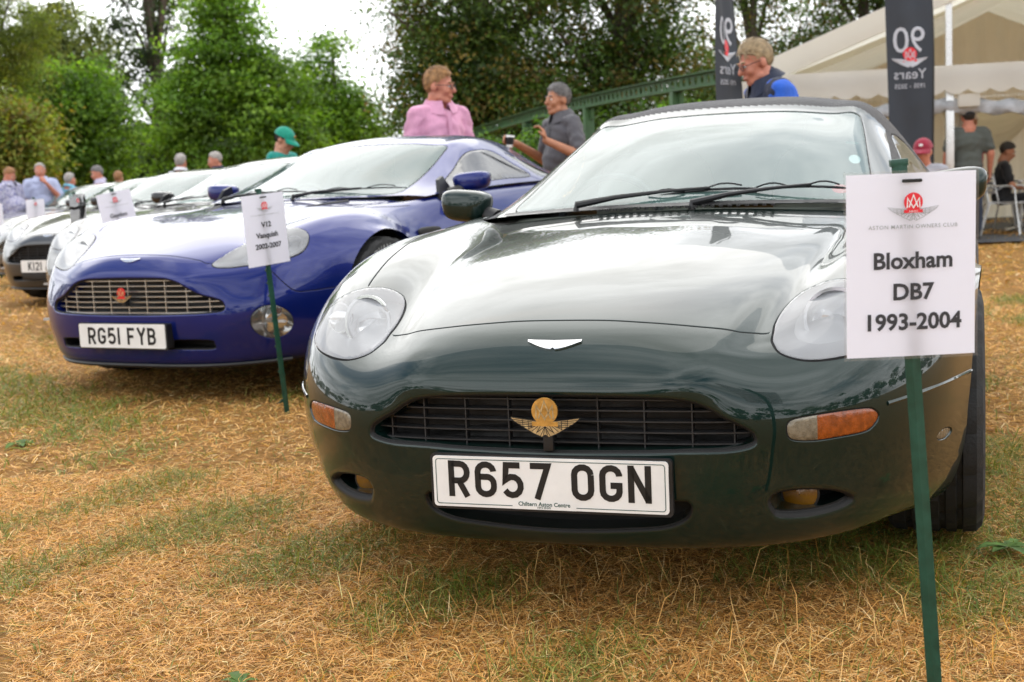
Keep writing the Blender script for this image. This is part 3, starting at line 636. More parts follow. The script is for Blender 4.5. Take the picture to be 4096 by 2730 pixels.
def build_body(car, sp):
    S = Surf(sp['grid']); C = S.C; items = []
    def add(name, uv, kind, **k): d = dict(name=name, uv=uv, kind=kind, **k); items.append(d); return d
    hl = smooth_uv(xz(S, sp['headlight'])); HLs = [add('hl', q, 'lens', gap=.006) for q in (mir_uv(hl, C), hl)]
    gr = add('grille', smooth_uv(xz(S, sym(sp['grille'][:-1])+[(p[0], p[1]) for p in sp['grille'][-1:]]) if False else xz(S, sp['grille_loop'])), 'open', r=.012)
    fg = []
    for q, kind, r in sp['side_openings']:
        uv = smooth_uv(xz(S, q)); fg.append([add('so', k, kind, r=r, gap=.004, sink=.003) for k in (mir_uv(uv, C), uv)])
    it = add('intake', smooth_uv(xz(S, sp['intake_loop'])), 'open', r=.01)
    for q in sp.get('lines_xz', []):
        uv = resample(S, xz(S, q), False, .006); add('line', uv, 'line', step=.006); add('line', mir_uv(uv, C), 'line', step=.006)
    for q in sp['grooves_xz']: add('groove', smooth_uv(xz(S, q), False), 'groove')
    for q in sp['grooves_3d']:
        uv = smooth_uv(xyz(S, q), False); add('groove', uv, 'groove'); add('groove', mir_uv(uv, C), 'groove')
    cab = add('cabin', uv_rect(S, 15.3, 19.7, 2.55, C-1-2.55, .35), 'open', r=.006, step=.03)
    ya = sp['rear_axle']; ra = sp['arch_r']; zc = sp['wheel_r']; q = []
    for a in np.linspace(-20, 200, 19): q.append((.9, ya+ra*math.cos(math.radians(a)), zc+ra*math.sin(math.radians(a))))
    uv = xyz(S, q); RA = [add('rear_arch', k, 'open', r=.008, step=.02) for k in (uv, mir_uv(uv, C))]
    T = Trim(S, sp['usub'], sp['vsub'], items)
    for k, h in enumerate(HLs): headlamp(car, T, h, k, sp['lamp_dir'] if k else (-sp['lamp_dir'][0],)+sp['lamp_dir'][1:], sp['lamps'])
    rest = {}
    inner = T.inside(gr) | T.inside(it) | T.inside(cab) | T.inside(RA[0]) | T.inside(RA[1])
    so_mesh = []
    for pair in fg:
        for k, h in enumerate(pair):
            if h['kind'] == 'open': inner |= T.inside(h)
    T.free &= ~inner
    mid = T.gap.astype(int)
    # lamp lenses other than headlights
    for j, pair in enumerate(fg):
        for k, h in enumerate(pair):
            if h['kind'] == 'lens': sp['lens_fn'](car, T, h, 1 if k else -1, j)
    bon = T.dom(xyz(S, sp['bonnet_loop'])) ; bm_ = in_poly(T.cen, bon)
    T.take(bm_, 'bonnet', [sp['paint'], 'gap'], car, midx=mid)
    body = T.take(np.ones(len(T.T), bool), 'body', [sp['paint'], 'gap'], car, midx=mid)
    ring_wall('grille_recess', T.ring(gr), .055, sp['paint'], car, cap='vent_black', shrink=.965, capname='grille_backing')
    ring_wall('intake_recess', T.ring(it), .07, sp.get('intake_mat', sp['paint']), car, cap='vent_black', shrink=.97, capname='intake_backing')
    for j, pair in enumerate(fg):
        for k, h in enumerate(pair):
            if h['kind'] == 'open': ring_wall('lamp_recess', T.ring(h), .09, sp['paint'], car, cap='vent_black', shrink=.86, dirv=(0, 1, 0), capname='lamp_recess_backing', steps=3)
    # wheel-arch lips and dark wells
    uu = np.linspace(0, 15.6, 110)
    for vv, sd in ((0., -1), (C-1., 1)):
        P = S.ev(uu, np.full_like(uu, vv)); Q = P*[.955, 1, 1]; R2 = P*[.5, 1, 1]
        MB().grid([[tuple(p) for p in P], [tuple(p) for p in Q]]).build('arch_lip', sp['paint'], car)
        MB().grid([[tuple(p) for p in Q], [tuple(p) for p in R2]]).build('wheel_well', 'vent_black', car)
    for k, r_ in enumerate(RA): ring_wall('wheel_well', T.ring(r_), .35, 'vent_black', car, dirv=(1, 0, 0) if T.ring(r_)[:, 0].mean() < 0 else (-1, 0, 0))
    MB().box((0, 2.5, .21), (1.2, 3.4, .03)).build('underside', 'vent_black', car, False)
    MB().box((0, 1.20, .5), (1.15, .03, .55)).build('bulkhead', 'vent_black', car, False)
    return S, T
def build_canopy(car, sp):
    S = Surf(sp['canopy']); C = S.C; mdl = (C-1)/2; items = []
    def add(uv, **k): d = dict(name='x', uv=uv, kind='lens', gap=.008, sink=.002, step=.012, **k); items.append(d); return d
    a = sp['screen']; ws = add(uv_rect(S, a[0], a[1], mdl-a[2], mdl+a[2], a[3]))
    sw = []
    for q in sp['side_windows']:
        uv = catmull(np.array(q, float), True, 6); uv2 = uv.copy(); uv2[:, 1] = mdl+uv[:, 1]; uv1 = uv.copy(); uv1[:, 1] = mdl-uv[:, 1]
        sw.append((add(uv1[::-1]), add(uv2)))
    T = Trim(S, sp['c_usub'], sp['c_vsub'], items, step=.012)
    glass = T.take(T.inside(ws), 'windscreen', ['windscreen'], car)
    for p in sw:
        for h in p: T.take(T.inside(h), 'side_window', ['side_glass'], car)
    mid = T.gap.astype(int)
    for nm, fn, mt in sp['canopy_parts']:
        T.take(fn(T.cuv[:, 0], np.abs(T.cuv[:, 1]-mdl)), nm, [mt, 'rubber'], car, midx=mid)
    return S
# ------------------------------------------------------------------ the green convertible
def loop(half): return list(half)+[(-p[0],)+tuple(p[1:]) for p in half[::-1] if abs(p[0]) > 1e-6]
HL7 = [(.444, .620), (.443, .636), (.450, .655), (.466, .674), (.489, .691), (.518, .704), (.55, .714), (.585, .717), (.62, .712), (.655, .699), (.69, .680), (.712, .655), (.718, .630), (.705, .602), (.675, .585), (.63, .575), (.58, .568), (.53, .567), (.49, .575), (.462, .588), (.447, .604)]
GR7 = [(0, .521), (.15, .520), (.245, .517), (.30, .511), (.338, .498), (.372, .477), (.408, .458), (.432, .441), (.440, .421), (.433, .405), (.408, .396), (.366, .391), (.285, .390), (.19, .387), (0, .384)]
IND7 = [(.489, .441), (.492, .454), (.508, .463), (.555, .468), (.61, .470), (.648, .468), (.663, .457), (.666, .443), (.655, .424), (.638, .414), (.59, .410), (.54, .408), (.503, .413), (.491, .425)]
FOG7 = [(.44, .285), (.455, .31), (.485, .319), (.533, .318), (.585, .307), (.618, .285), (.618, .262), (.60, .247), (.565, .236), (.51, .233), (.463, .239), (.447, .256)]
INT7 = [(0, .300), (.27, .298), (.297, .293), (.306, .277), (.300, .257), (.284, .240), (.248, .224), (.19, .215), (0, .204)]
SHF7 = [(0, .657), (.10, .656), (.19, .651), (.29, .642), (.357, .633), (.381, .627), (.41, .622), (.436, .6195)]
SHS7 = [(.597, .41, .721), (.601, .43, .728), (.613, .505, .748), (.636, .642, .778), (.662, .816, .805), (.685, .975, .821), (.70, 1.15, .832), (.70, 1.30, .834)]
def lens7(car, T, h, sd, j):
    cx = T.P[T.T].mean(1)[:, 0]
    if j == 0:
        o = T.take(T.inside(h), 'indicator', ['clear_lamp', 'amber', 'black_plastic'], car, midx=(np.abs(cx) > .548).astype(int)+(np.abs(cx) > .650).astype(int)*0)
    else:
        T.take(T.inside(h), 'side_marker', ['clear_lamp'], car)
def usub(counts): return counts
car7 = empty('convertible', (.069903, 2.698099, 0), rot=(0, 0, -.337098))
tag(car7, 'dark green convertible with black fabric roof and plate R657 OGN, nearest the camera', 'car')
SP7 = dict(grid=DB7, paint='green_paint', headlight=HL7, grille=GR7, grille_loop=loop(GR7), intake_loop=loop(INT7),
           side_openings=[(IND7, 'lens', 0), (FOG7, 'open', .02), ([(.775, .365), (.79, .376), (.803, .371), (.806, .357), (.793, .346), (.778, .352)], 'lens', 0)],
           lines_xz=[[(.548, .4135), (.548, .463)]], grooves_xz=[sym(SHF7)], grooves_3d=[SHS7], rear_axle=3.57, arch_r=.37, wheel_r=.325,
           bonnet_loop=loop([(0, .14, .657), (.19, .137, .651), (.29, .145, .642), (.357, .165, .633), (.44, .18, .619), (.47, .30, .665), (.53, .39, .705)]+SHS7+[(.66, 1.40, .832), (.45, 1.325, .836), (0, 1.255, .856)]),
           lamp_dir=(-.18, .95, -.1), lamps=[(.565, .33, .635, .062), (.655, .36, .645, .035)],
           lens_fn=lens7, usub=[5, 6, 7, 7, 6, 6, 6, 6, 6, 7, 12, 14, 18, 20, 18, 10, 8, 8, 8, 8, 8, 6, 6], vsub=[10, 10, 10, 12, 12, 10, 12, 12, 10, 12, 12, 10, 10, 10],
           canopy=[
    [(0, 1.31, .872), (.25, 1.335, .87), (.48, 1.41, .862), (.62, 1.48, .855), (.70, 1.54, .845)],
    [(0, 1.55, .965), (.25, 1.575, .962), (.46, 1.64, .945), (.60, 1.71, .925), (.725, 1.75, .848)],
    [(0, 1.80, 1.06), (.25, 1.825, 1.055), (.44, 1.88, 1.035), (.575, 1.94, 1.005), (.74, 1.95, .85)],
    [(0, 2.05, 1.14), (.25, 2.07, 1.135), (.425, 2.12, 1.112), (.55, 2.17, 1.08), (.75, 2.15, .85)],
    [(0, 2.27, 1.193), (.25, 2.28, 1.188), (.41, 2.31, 1.168), (.525, 2.33, 1.14), (.755, 2.35, .85)],
    [(0, 2.40, 1.235), (.25, 2.40, 1.23), (.41, 2.41, 1.205), (.53, 2.42, 1.16), (.76, 2.5, .85)],
    [(0, 2.75, 1.26), (.25, 2.75, 1.253), (.42, 2.75, 1.222), (.55, 2.75, 1.165), (.77, 2.8, .85)],
    [(0, 3.2, 1.20), (.25, 3.2, 1.19), (.42, 3.2, 1.15), (.55, 3.18, 1.08), (.77, 3.15, .86)],
    [(0, 3.6, 1.02), (.25, 3.6, 1.01), (.42, 3.58, .98), (.55, 3.52, .93), (.77, 3.4, .87)],
    [(0, 3.78, .90), (.25, 3.77, .90), (.42, 3.74, .89), (.55, 3.65, .88), (.77, 3.45, .86)]],
           screen=(.10, 3.90, 2.72, .35), side_windows=[[(1.6, 3.5), (2.6, 3.42), (3.6, 3.36), (5.0, 3.3), (5.6, 3.5), (5.6, 3.85), (4, 3.9), (2.5, 3.88), (1.2, 3.85)]],
           c_usub=[8]*9, c_vsub=[9]*8,
           canopy_parts=[('windscreen_frame', lambda u, v: (u < 4.42) & (v < 3.22), 'green_paint'), ('soft_top', lambda u, v: u > -1, 'canvas')])
S7, T7 = build_body(car7, SP7); K7 = build_canopy(car7, SP7)
fy7 = grille_bars(car7, S7, GR7, (.500, .477, .454, .431, .408), (-.385, -.3, -.2, -.1, 0.0, .1, .2, .3, .385), .030, 'grille_black', 'grille_black', th=.003, dp=.022, vth=.003)
number_plate('R657 OGN', car7, -.026, .327, 0., True, ('Chiltern Aston Centre', 'HP3 0NW'))
wing_badge(car7, S7, .122, .617)
be = empty('grille_badge'); be.parent = car7
be2 = MB().box((0, -.004, .418), (.022, .012, .045), bev=.002).build('badge_bracket', 'black_plastic', car7)
bpy.data.objects.remove(be)
club_emblem(be2, lambda a, b, c: (a, -.022-c, .484+b), .0285, .004, disc='gold', line='brass', letter='brass', solid='brass', lift=.0004, text=False, lw=.05)
for s_ in (-1, 1):
    lam = MB().lathe([(.036, .0), (.036, -.014), (.033, -.016), (.022, -.022), (.001, -.025)], 28, (.502*s_, .172, .282), Vector((0, 1, 0)).to_track_quat('Z', 'Y').to_matrix()).build('fog_lamp', 'fog_amber', car7)
    MB().lathe([(.041, .03), (.041, -.012), (.036, -.013), (.036, .0)], 28, (.502*s_, .172, .282), Vector((0, 1, 0)).to_track_quat('Z', 'Y').to_matrix()).build('fog_lamp_rim', 'black_plastic', lam)
    q = S7.ev(*S7.near([(s_*x, y, z) for x, y, z in ((.682, .205, .469), (.731, .28, .475), (.765, .345, .479), (.805, .45, .481), (.832, .56, .478), (.849, .64, .475))]))
    MB().tube([tuple(p*np.array([.997, 1, 1])) for p in catmull(q, False, 4)], .0055, 8).build('bumper_strip', 'green_paint', car7)
    make_wheel(car7, .760*s_, .979, .325, .235, 5); make_wheel(car7, .770*s_, 3.57, .325, .25, 5)
    V, F = superell((0, 0, 0), (.088, .062, .056), .62, taper=.12); Rm = Matrix.Rotation(-.10*s_, 3, 'Y') @ Matrix.Rotation(.12*s_, 3, 'Z')
    mm = MB().add([Rm @ Vector(v)+Vector((s_*.815, 1.70, .895)) for v in V], F).build('door_mirror', 'green_paint', car7)
    MB().tube([(s_*.70, 1.68, .845), (s_*.745, 1.69, .865), (s_*.79, 1.70, .885)], [.035, .028, .03], 10).build('mirror_stalk', 'black_plastic', mm)
    seat(car7, .36*s_, 2.35, .52, 'interior_cream')
MB().grid([[(x, y, z+.02*math.sin(3*x)*0-(.03*abs(x))) for x in np.linspace(-.66, .66, 15)] for y, z in ((1.40, .845), (1.6, .86), (1.78, .84), (1.86, .76), (1.86, .5))]).build('dashboard', 'interior', car7)
MB().tube([(-.36+.185*math.cos(a), 1.93+.06*math.sin(a), .80+.175*math.sin(a)) for a in np.linspace(0, 2*math.pi, 33)[:-1]], .014, 8, closed=True).build('steering_wheel', 'black_plastic', car7)
MB().box((0, 2.6, .4), (1.3, 2.2, .04)).build('cabin_floor', 'interior', car7, False)
V, F = superell((.0, 2.08, 1.105), (.13, .02, .03), .6); MB().add(V, F).build('rear_view_mirror', 'black_plastic', car7)
wiper(car7, K7, (-.14, 1.40, .893), (.24, 1.43, .916), arm=((-.31, 1.34, .868), (.10, 1.41, .925)))
wiper(car7, K7, (.20, 1.41, .905), (.52, 1.47, .903), arm=((.06, 1.31, .862), (.40, 1.43, .922)))
cw = MB().grid([[tuple(K7.ev(np.array(u), np.array(v))+np.array([0, -.004, .004])) for v in np.linspace(1.2, 6.8, 30)] for u in (-.0, .09)]).build('cowl_panel', 'black_plastic', car7)
for k in range(22):
    p = K7.ev(np.array(.0), np.array(3.1+.10*k)); MB().box((p[0], p[1]-.022, p[2]-.001), (.009, .022, .006)).build('cowl_slot', 'vent_black', cw, False)
for nm_, uc, vc, ru, rv, mt_ in (('windscreen_sticker', 1.62, 6.36, .16, .13, 'white_print'), ('windscreen_label', 2.25, 6.33, .07, .16, 'plate_green'), ('tax_disc', .55, 6.05, .16, .14, 'red_print')):
    P_ = [K7.ev(np.array(uc+ru*math.sin(a)), np.array(vc+rv*math.cos(a))) for a in np.linspace(0, 2*math.pi, 17)[:-1]]
    mesh(nm_, [tuple(p+np.array([0, .008, -.004])) for p in P_], [tuple(range(16))], mt_, car7)

# ------------------------------------------------------------------ the blue coupe and the row behind it
DZ = .045
VG = [[(x, y, z-DZ) for x, y, z in r] for r in VQG]
dz2 = lambda l: [(x, z-DZ) for x, z in l]; dz3 = lambda l: [(x, y, z-DZ) for x, y, z in l]
HLV = dz2([(.43, .660), (.425, .675), (.452, .715), (.49, .755), (.54, .79), (.60, .810), (.66, .811), (.71, .801), (.745, .78), (.766, .75), (.770, .715), (.757, .69), (.72, .672), (.66, .657), (.585, .650), (.52, .645), (.46, .648)])
GRV = dz2([(0, .622), (.15, .620), (.255, .615), (.318, .596), (.37, .566), (.42, .54), (.477, .523), (.512, .507), (.528, .48), (.524, .458), (.50, .447), (.42, .441), (.27, .438), (0, .435)])
INTV = dz2([(0, .335), (.2, .335), (.36, .336), (.452, .331), (.466, .315), (.458, .280), (.36, .277), (0, .280)])
SHFV = dz2([(0, .717), (.14, .714), (.25, .705), (.33, .692), (.372, .683), (.40, .672), (.424, .668)])
SHSV = dz3([(.60, .485, .817), (.65, .60, .852), (.69, .75, .876), (.72, .95, .882), (.74, 1.15, .88), (.75, 1.33, .878)])
FGV = dz2([(.686+.071*math.cos(a), .397+.079*math.sin(a)) for a in np.linspace(0, 2*math.pi, 17)[:-1]])
def lensv(car, T, h, sd, j):
    c = T.P[T.T].mean(1)
    o = T.take(T.inside(h), 'fog_lamp', ['clear_lens'], car)
    ring_wall('fog_lamp_bowl', T.ring(h, -1)+[0, .004, 0], .05, 'chrome', o, cap='chrome', shrink=.5, dirv=(-.25*sd, 1, 0), steps=3)
    p = T.ring(h, -1).mean(0); MB().box((p[0], p[1]+.018, p[2]), (.125, .01, .012)).build('fog_lamp_bar', 'reflector', o, False)
    V, F = superell((p[0]+.01*sd, p[1]+.035, p[2]+.045), (.02, .012, .014), .9); MB().add(V, F).build('indicator_bulb', 'amber', o)
carV = empty('coupe', (-1.795959+.018, 5.979793-.009, DZ), rot=(0, 0, -.469755))
tag(carV, 'blue coupe with bright metal grille and plate RG51 FYB beside the green convertible', 'car')
SPV = dict(grid=VG, paint='blue_paint', headlight=HLV, grille=GRV, grille_loop=loop(GRV), intake_loop=loop(INTV), intake_mat='black_plastic',
           side_openings=[(FGV, 'lens', 0)], grooves_xz=[sym(SHFV)],
           grooves_3d=[SHSV, dz3([(.669, .222, .622), (.71, .243, .573), (.755, .278, .526), (.80, .341, .523), (.845, .407, .528), (.885, .478, .531)])],
           rear_axle=3.54, arch_r=.395, wheel_r=.35,
           bonnet_loop=loop(dz3([(0, .09, .717), (.14, .085, .714), (.25, .09, .705), (.33, .10, .692), (.40, .115, .672), (.44, .13, .668), (.50, .30, .755), (.56, .44, .805)])+SHSV+dz3([(.70, 1.37, .89), (.45, 1.27, .915), (0, 1.2, .928)])),
           lamp_dir=(-.2, .9, -.15), lamps=[(.57, .33, .675, .055), (.68, .40, .685, .04)], lens_fn=lensv,
           usub=[4, 5, 5, 5, 5, 5, 5, 5, 5, 5, 6, 9, 11, 13, 14, 12, 8, 8, 8, 8, 7, 6, 6], vsub=[8, 8, 8, 9, 9, 8, 9, 9, 8, 9, 9, 8, 8, 8],
           canopy=[[(x, y, z-DZ) for x, y, z in r] for r in [
    [(0, 1.25, .935), (.3, 1.285, .935), (.52, 1.36, .935), (.66, 1.43, .935), (.755, 1.50, .925)],
    [(0, 1.5, 1.02), (.3, 1.53, 1.018), (.51, 1.60, 1.005), (.64, 1.67, .995), (.78, 1.72, .945)],
    [(0, 1.75, 1.115), (.3, 1.78, 1.11), (.495, 1.84, 1.09), (.61, 1.90, 1.07), (.79, 1.95, .955)],
    [(0, 1.97, 1.19), (.3, 1.99, 1.185), (.475, 2.03, 1.165), (.585, 2.08, 1.14), (.80, 2.15, .965)],
    [(0, 2.15, 1.245), (.3, 2.16, 1.238), (.46, 2.18, 1.218), (.565, 2.22, 1.19), (.805, 2.32, .972)],
    [(0, 2.35, 1.285), (.3, 2.35, 1.276), (.46, 2.36, 1.25), (.565, 2.38, 1.215), (.81, 2.5, .978)],
    [(0, 2.7, 1.305), (.3, 2.7, 1.295), (.46, 2.7, 1.262), (.57, 2.68, 1.21), (.815, 2.75, .985)],
    [(0, 3.1, 1.27), (.3, 3.1, 1.258), (.46, 3.08, 1.215), (.575, 3.02, 1.14), (.82, 3.0, .992)],
    [(0, 3.5, 1.17), (.3, 3.48, 1.155), (.47, 3.44, 1.11), (.59, 3.32, 1.05), (.825, 3.2, .995)],
    [(0, 3.95, 1.02), (.3, 3.93, 1.01), (.5, 3.85, 1.0), (.66, 3.6, .99), (.83, 3.45, .99)]]],
           screen=(.10, 3.95, 2.72, .3),
           side_windows=[[(1.5, 3.42), (2.5, 3.27), (3.5, 3.18), (4.8, 3.15), (5.6, 3.2), (5.85, 3.5), (6.05, 3.88), (4.5, 3.9), (2.5, 3.88), (1.2, 3.8)], [(6.1, 3.2), (7.0, 3.3), (7.8, 3.6), (8, 3.85), (7, 3.88), (6.45, 3.88), (6.25, 3.5)]],
           c_usub=[8]*9, c_vsub=[8]*8, canopy_parts=[('roof', lambda u, v: u > -1, 'blue_paint')])
SV, TV = build_body(carV, SPV); KV = build_canopy(carV, SPV)
grille_bars(carV, SV, GRV, [z-DZ for z in np.linspace(.452, .600, 7)], (-.44, -.335, -.22, -.11, 0, .11, .22, .335, .44), .022, 'silver_bar', 'silver_bar', th=.0045, dp=.010, vth=.005, vdp=.014)
number_plate('RG51 FYB', carV, -.045, .351-DZ, 0., False)
MB().box((0, -.012, .351-DZ), (.53, .05, .115), bev=.01).build('plate_plinth', 'black_plastic', carV)
wing_badge(carV, SV, .12, .697-DZ)
be = MB().box((0, .0, .50-DZ), (.02, .03, .03), bev=.003).build('badge_bracket', 'black_plastic', carV)
club_emblem(be, lambda a, b, c: (a, -.024-c, .548-DZ+b), .024, .003, disc='red_enamel', line='chrome', letter='brass', solid='chrome', lift=.0004, text=False)
sp_ = [(x, y-.006, z-DZ-.004) for x, y, z in [SV.ev(np.array(.75), np.array(v))+[0, 0, DZ] for v in np.linspace(2.2, 11.8, 40)]]
MB().tube(sp_, .011, 8).build('front_splitter', 'black_plastic', carV)
for s_ in (-1, 1):
    make_wheel(carV, .795*s_, .85, .35, .245, 9, text='ADVAN' if s_ > 0 else None); make_wheel(carV, .80*s_, 3.54, .35, .27, 9)
    V, F = superell((0, 0, 0), (.105, .06, .052), .6, taper=.1); Rm = Matrix.Rotation(-.06*s_, 3, 'Y') @ Matrix.Rotation(.15*s_, 3, 'Z')
    mm = MB().add([Rm @ Vector(v)+Vector((s_*.868, 1.82, .995-DZ)) for v in V], F).build('door_mirror', 'blue_paint', carV)
    MB().prism([(1.60, .90), (1.80, .91), (1.72, 1.03), (1.66, 1.01)], .02, lambda a, b, c: (s_*(.765+c-(b-.9)*.35), a, b-DZ)).build('mirror_sail', 'black_plastic', mm, False)
    MB().tube([(s_*.765, 1.73, .93-DZ), (s_*.80, 1.76, .945-DZ), (s_*.84, 1.80, .97-DZ)], [.035, .03, .03], 10).build('mirror_stalk', 'black_plastic', mm)
    V, F = superell((s_*.862, 1.34, .742-DZ), (.014, .115, .026), .6); MB().add(V, F).build('side_vent', 'vent_black', carV)
    q = SV.ev(*SV.near(dz3([(s_*.872, 1.16, .713), (s_*.88, 1.3, .713), (s_*.89, 1.46, .713)]))); MB().tube([tuple(p) for p in q], .008, 8).build('vent_strip', 'chrome', carV)
    q = SV.ev(*SV.near(dz3([(s_*.30, .96, .893), (s_*.36, 1.10, .905), (s_*.43, 1.24, .917)]))); MB().tube([tuple(p+[0, 0, -.006]) for p in q], [.006, .014, .016], 8).build('bonnet_vent', 'vent_black', carV)
    seat(carV, .37*s_, 2.35, .50, 'interior')
MB().grid([[(x, y, z-.03*abs(x)) for x in np.linspace(-.68, .68, 9)] for y, z in ((1.36, .86), (1.6, .875), (1.78, .85), (1.86, .76), (1.86, .5))]).build('dashboard', 'interior', carV)
MB().tube([(-.37+.185*math.cos(a), 1.95+.06*math.sin(a), .80+.175*math.sin(a)) for a in np.linspace(0, 2*math.pi, 25)[:-1]], .014, 8, closed=True).build('steering_wheel', 'black_plastic', carV)
MB().box((0, 2.6, .4), (1.3, 2.2, .04)).build('cabin_floor', 'interior', carV, False)
wiper(carV, KV, (.14, 1.34, .962-DZ), (.66, 1.47, .975-DZ), arm=((.06, 1.26, .935-DZ), (.42, 1.39, .985-DZ)))
wiper(carV, KV, (-.42, 1.40, .965-DZ), (.10, 1.33, .978-DZ), arm=((-.50, 1.36, .935-DZ), (-.16, 1.37, .985-DZ)))

def recolour(root, swap):
    for o in [root]+list(root.children_recursive):
        if o.type == 'MESH':
            for sl_ in o.material_slots:
                if sl_.material and sl_.material.name in swap:
                    m = MAT[swap[sl_.material.name]]; sl_.link = 'OBJECT'; sl_.material = m
ROWCARS = [
    ((-2.82, 9.05), .40, 'black_paint', 'blk', 'black coupe just behind the blue coupe, its bonnet under the sign reading Gaydon', {}),
    ((-4.28, 12.0), .40, 'grey_paint', 'grey', 'dark grey coupe with black grille and plate K121 A at the left edge', {'silver_bar': 'grille_black'}),
    ((-5.55, 14.95), .40, 'titanium_paint', 'tit', 'pale metallic coupe third in the row behind the blue coupe', {}),
    ((-7.1, 17.9), .40, 'silver_paint', 's2', 'silver coupe fourth in the row behind the blue coupe', {}),
    ((-8.45, 20.8), .40, 'grey_paint', 'g2', 'grey coupe near the man in the floral shirt, fifth behind the blue coupe', {}),
    ((-10.0, 23.7), .40, 'black_paint', 'b2', 'dark coupe at the far left end of the row of cars', {})]
for pos, yaw, pt, _, lab, extra in ROWCARS:
    c = copy_tree(carV); c.location = (pos[0], pos[1], .045); c.rotation_euler = (0, 0, -yaw); c['label'] = lab; c['group'] = 'coupes parked in a row on the grass'
    for k in list(c.children):
        if k.name.startswith(('number_plate', 'badge_bracket', 'tyre_lettering')):
            for q in list(k.children): bpy.data.objects.remove(q)
            bpy.data.objects.remove(k)
    for k in list(c.children_recursive):
        if k.name.startswith('tyre_lettering'): bpy.data.objects.remove(k)
    for k in c.children:
        if k.name.startswith('door_mirror'): recolour(k, {'blue_paint': 'black_paint'})
    recolour(c, {'blue_paint': pt, **extra})
    if 'K121' in lab: number_plate('K121 A   ', c, -.045, .42-DZ, 0., False)
carV['group'] = 'coupes parked in a row on the grass'
# ------------------------------------------------------------------ signs on stakes
def sign(name, label, centre, yaw, lean, lines, foot_z, stake_dx=0., letters=True, stake_lean=None, detail=True):
    """laminated A4 sheet tied to a green steel stake; local x along the sheet, -y to the reader"""
    root = empty(name, (centre[0], centre[1], foot_z), rot=(0, 0, yaw)); tag(root, label, 'sign', 'club signs on stakes')
    cz = centre[2]-foot_z; Rm = Matrix.Rotation(lean, 3, 'Y')
    f = lambda a, b, c: Rm @ Vector((a, -c, b)) + Vector((0, 0, cz))
    bend = lambda a, b: .004*math.sin(b*9)+.003*math.sin(a*14+1)
    g = lambda a, b, c: f(a, b, c+bend(a, b))
    n = 9
    MB().grid([[g(a, b, 0) for a in np.linspace(-.105, .105, n)] for b in np.linspace(.1485, -.1485, 13)]).build('paper', 'paper', root)
    lam = [[g(a, b, .0012) for a in np.linspace(-.1095, .1095, n)] for b in np.linspace(.153, -.153, 13)]
    MB().grid(lam).build('laminate', 'laminate', root)
    if letters:
        club_emblem(root, lambda a, b, c: g(a+.002, b+.102, c+.002), .0152, 0., lw=.055)
        mb = MB(); V, F = text_mesh('ASTON MARTIN OWNERS CLUB', .0088, .00005, space=1.16); mb.add([g(a+.002, b+.060, .0026) for a, b in V], F); mb.build('small_lettering', 'grey_print', root, False)
        for t, b0, sz in lines:
            mb = MB(); V, F = text_mesh(t, sz, .0011); mb.add([g(a+.002, b+b0, .0026) for a, b in V], F); mb.build('lettering', 'text_print', root, False)
    MB().add([g(a, b+.136, .0030) for a, b in rrect(.033, .0055, .0025, 4)], [tuple(range(16))]).build('tie_slot', 'plate_black', root, False)
    # stake: angle section with a rib, pointed into the ground
    Sm = Matrix.Rotation(lean if stake_lean is None else stake_lean, 3, 'Y'); top = .162
    prof = [(-.0125, .017), (-.002, .0125), (.0125, .016), (.0125, .019), (.002, .019), (.002, .034), (-.002, .034), (-.002, .019), (-.0125, .019)]
    base = -cz/math.cos(lean)-.05; k = len(prof)
    h = lambda a, y, b: Sm @ Vector((a+stake_dx, y, b)) + Vector((0, 0, cz))
    st = MB().add([h(a, y, base) for a, y in prof]+[h(a, y, top) for a, y in prof], [(i, (i+1) % k, (i+1) % k+k, i+k) for i in range(k)]+[tuple(range(k, 2*k))]).build('stake', 'stake_green', root, False)
    MB().box(h(0, .020, top+.004), (.029, .012, .012), Sm, bev=.002).build('stake_cap', 'stake_green', st)
    if detail:
        for j in range(14):
            MB().box(h(.0, .036, top-.06-j*.055), (.008, .006, .010), Sm).build('stake_stud', 'stake_green', st, False)
        MB().prism([(-.045, .0), (.0, .03), (.012, .03), (.012, .0)], .004, lambda a, b, c: h(a, .018+c, base+.085+b*.6)).build('stake_foot', 'stake_green', st, False)
    return root
sign('event_sign', 'laminated sign reading Bloxham DB7 1993-2004 in front of the green convertible', (.651, 2.09, .799), .03, 0.0, [('Bloxham', -.004, .037), ('DB7', -.055, .037), ('1993-2004', -.104, .037)], 0., stake_lean=-.060, stake_dx=-.002)
sign('event_sign', 'laminated sign reading V12 Vanquish 2002-2007 before the blue coupe', (-1.012, 5.45, .822), .80, -.075, [('V12', .012, .030), ('Vanquish', -.032, .030), ('2002-2007', -.078, .030)], .045)
sign('event_sign', 'tilted sign reading Gaydon above the blue coupe\'s bonnet', (-2.40, 8.05, .885), .52, -.16, [('Gaydon', -.006, .034)], .045)
for lab, c, yw in (('edge-on white sign just left of the Gaydon sign', (-3.42, 10.4, .90), 1.30), ('small white sign between the bonnets left of the edge-on sign', (-5.02, 13.9, .90), .85), ('white sign farthest left, low beside the man in the floral shirt', (-6.75, 17.2, .89), .8)):
    sign('event_sign', lab, c, yw, -.02, [], .045, detail=False)

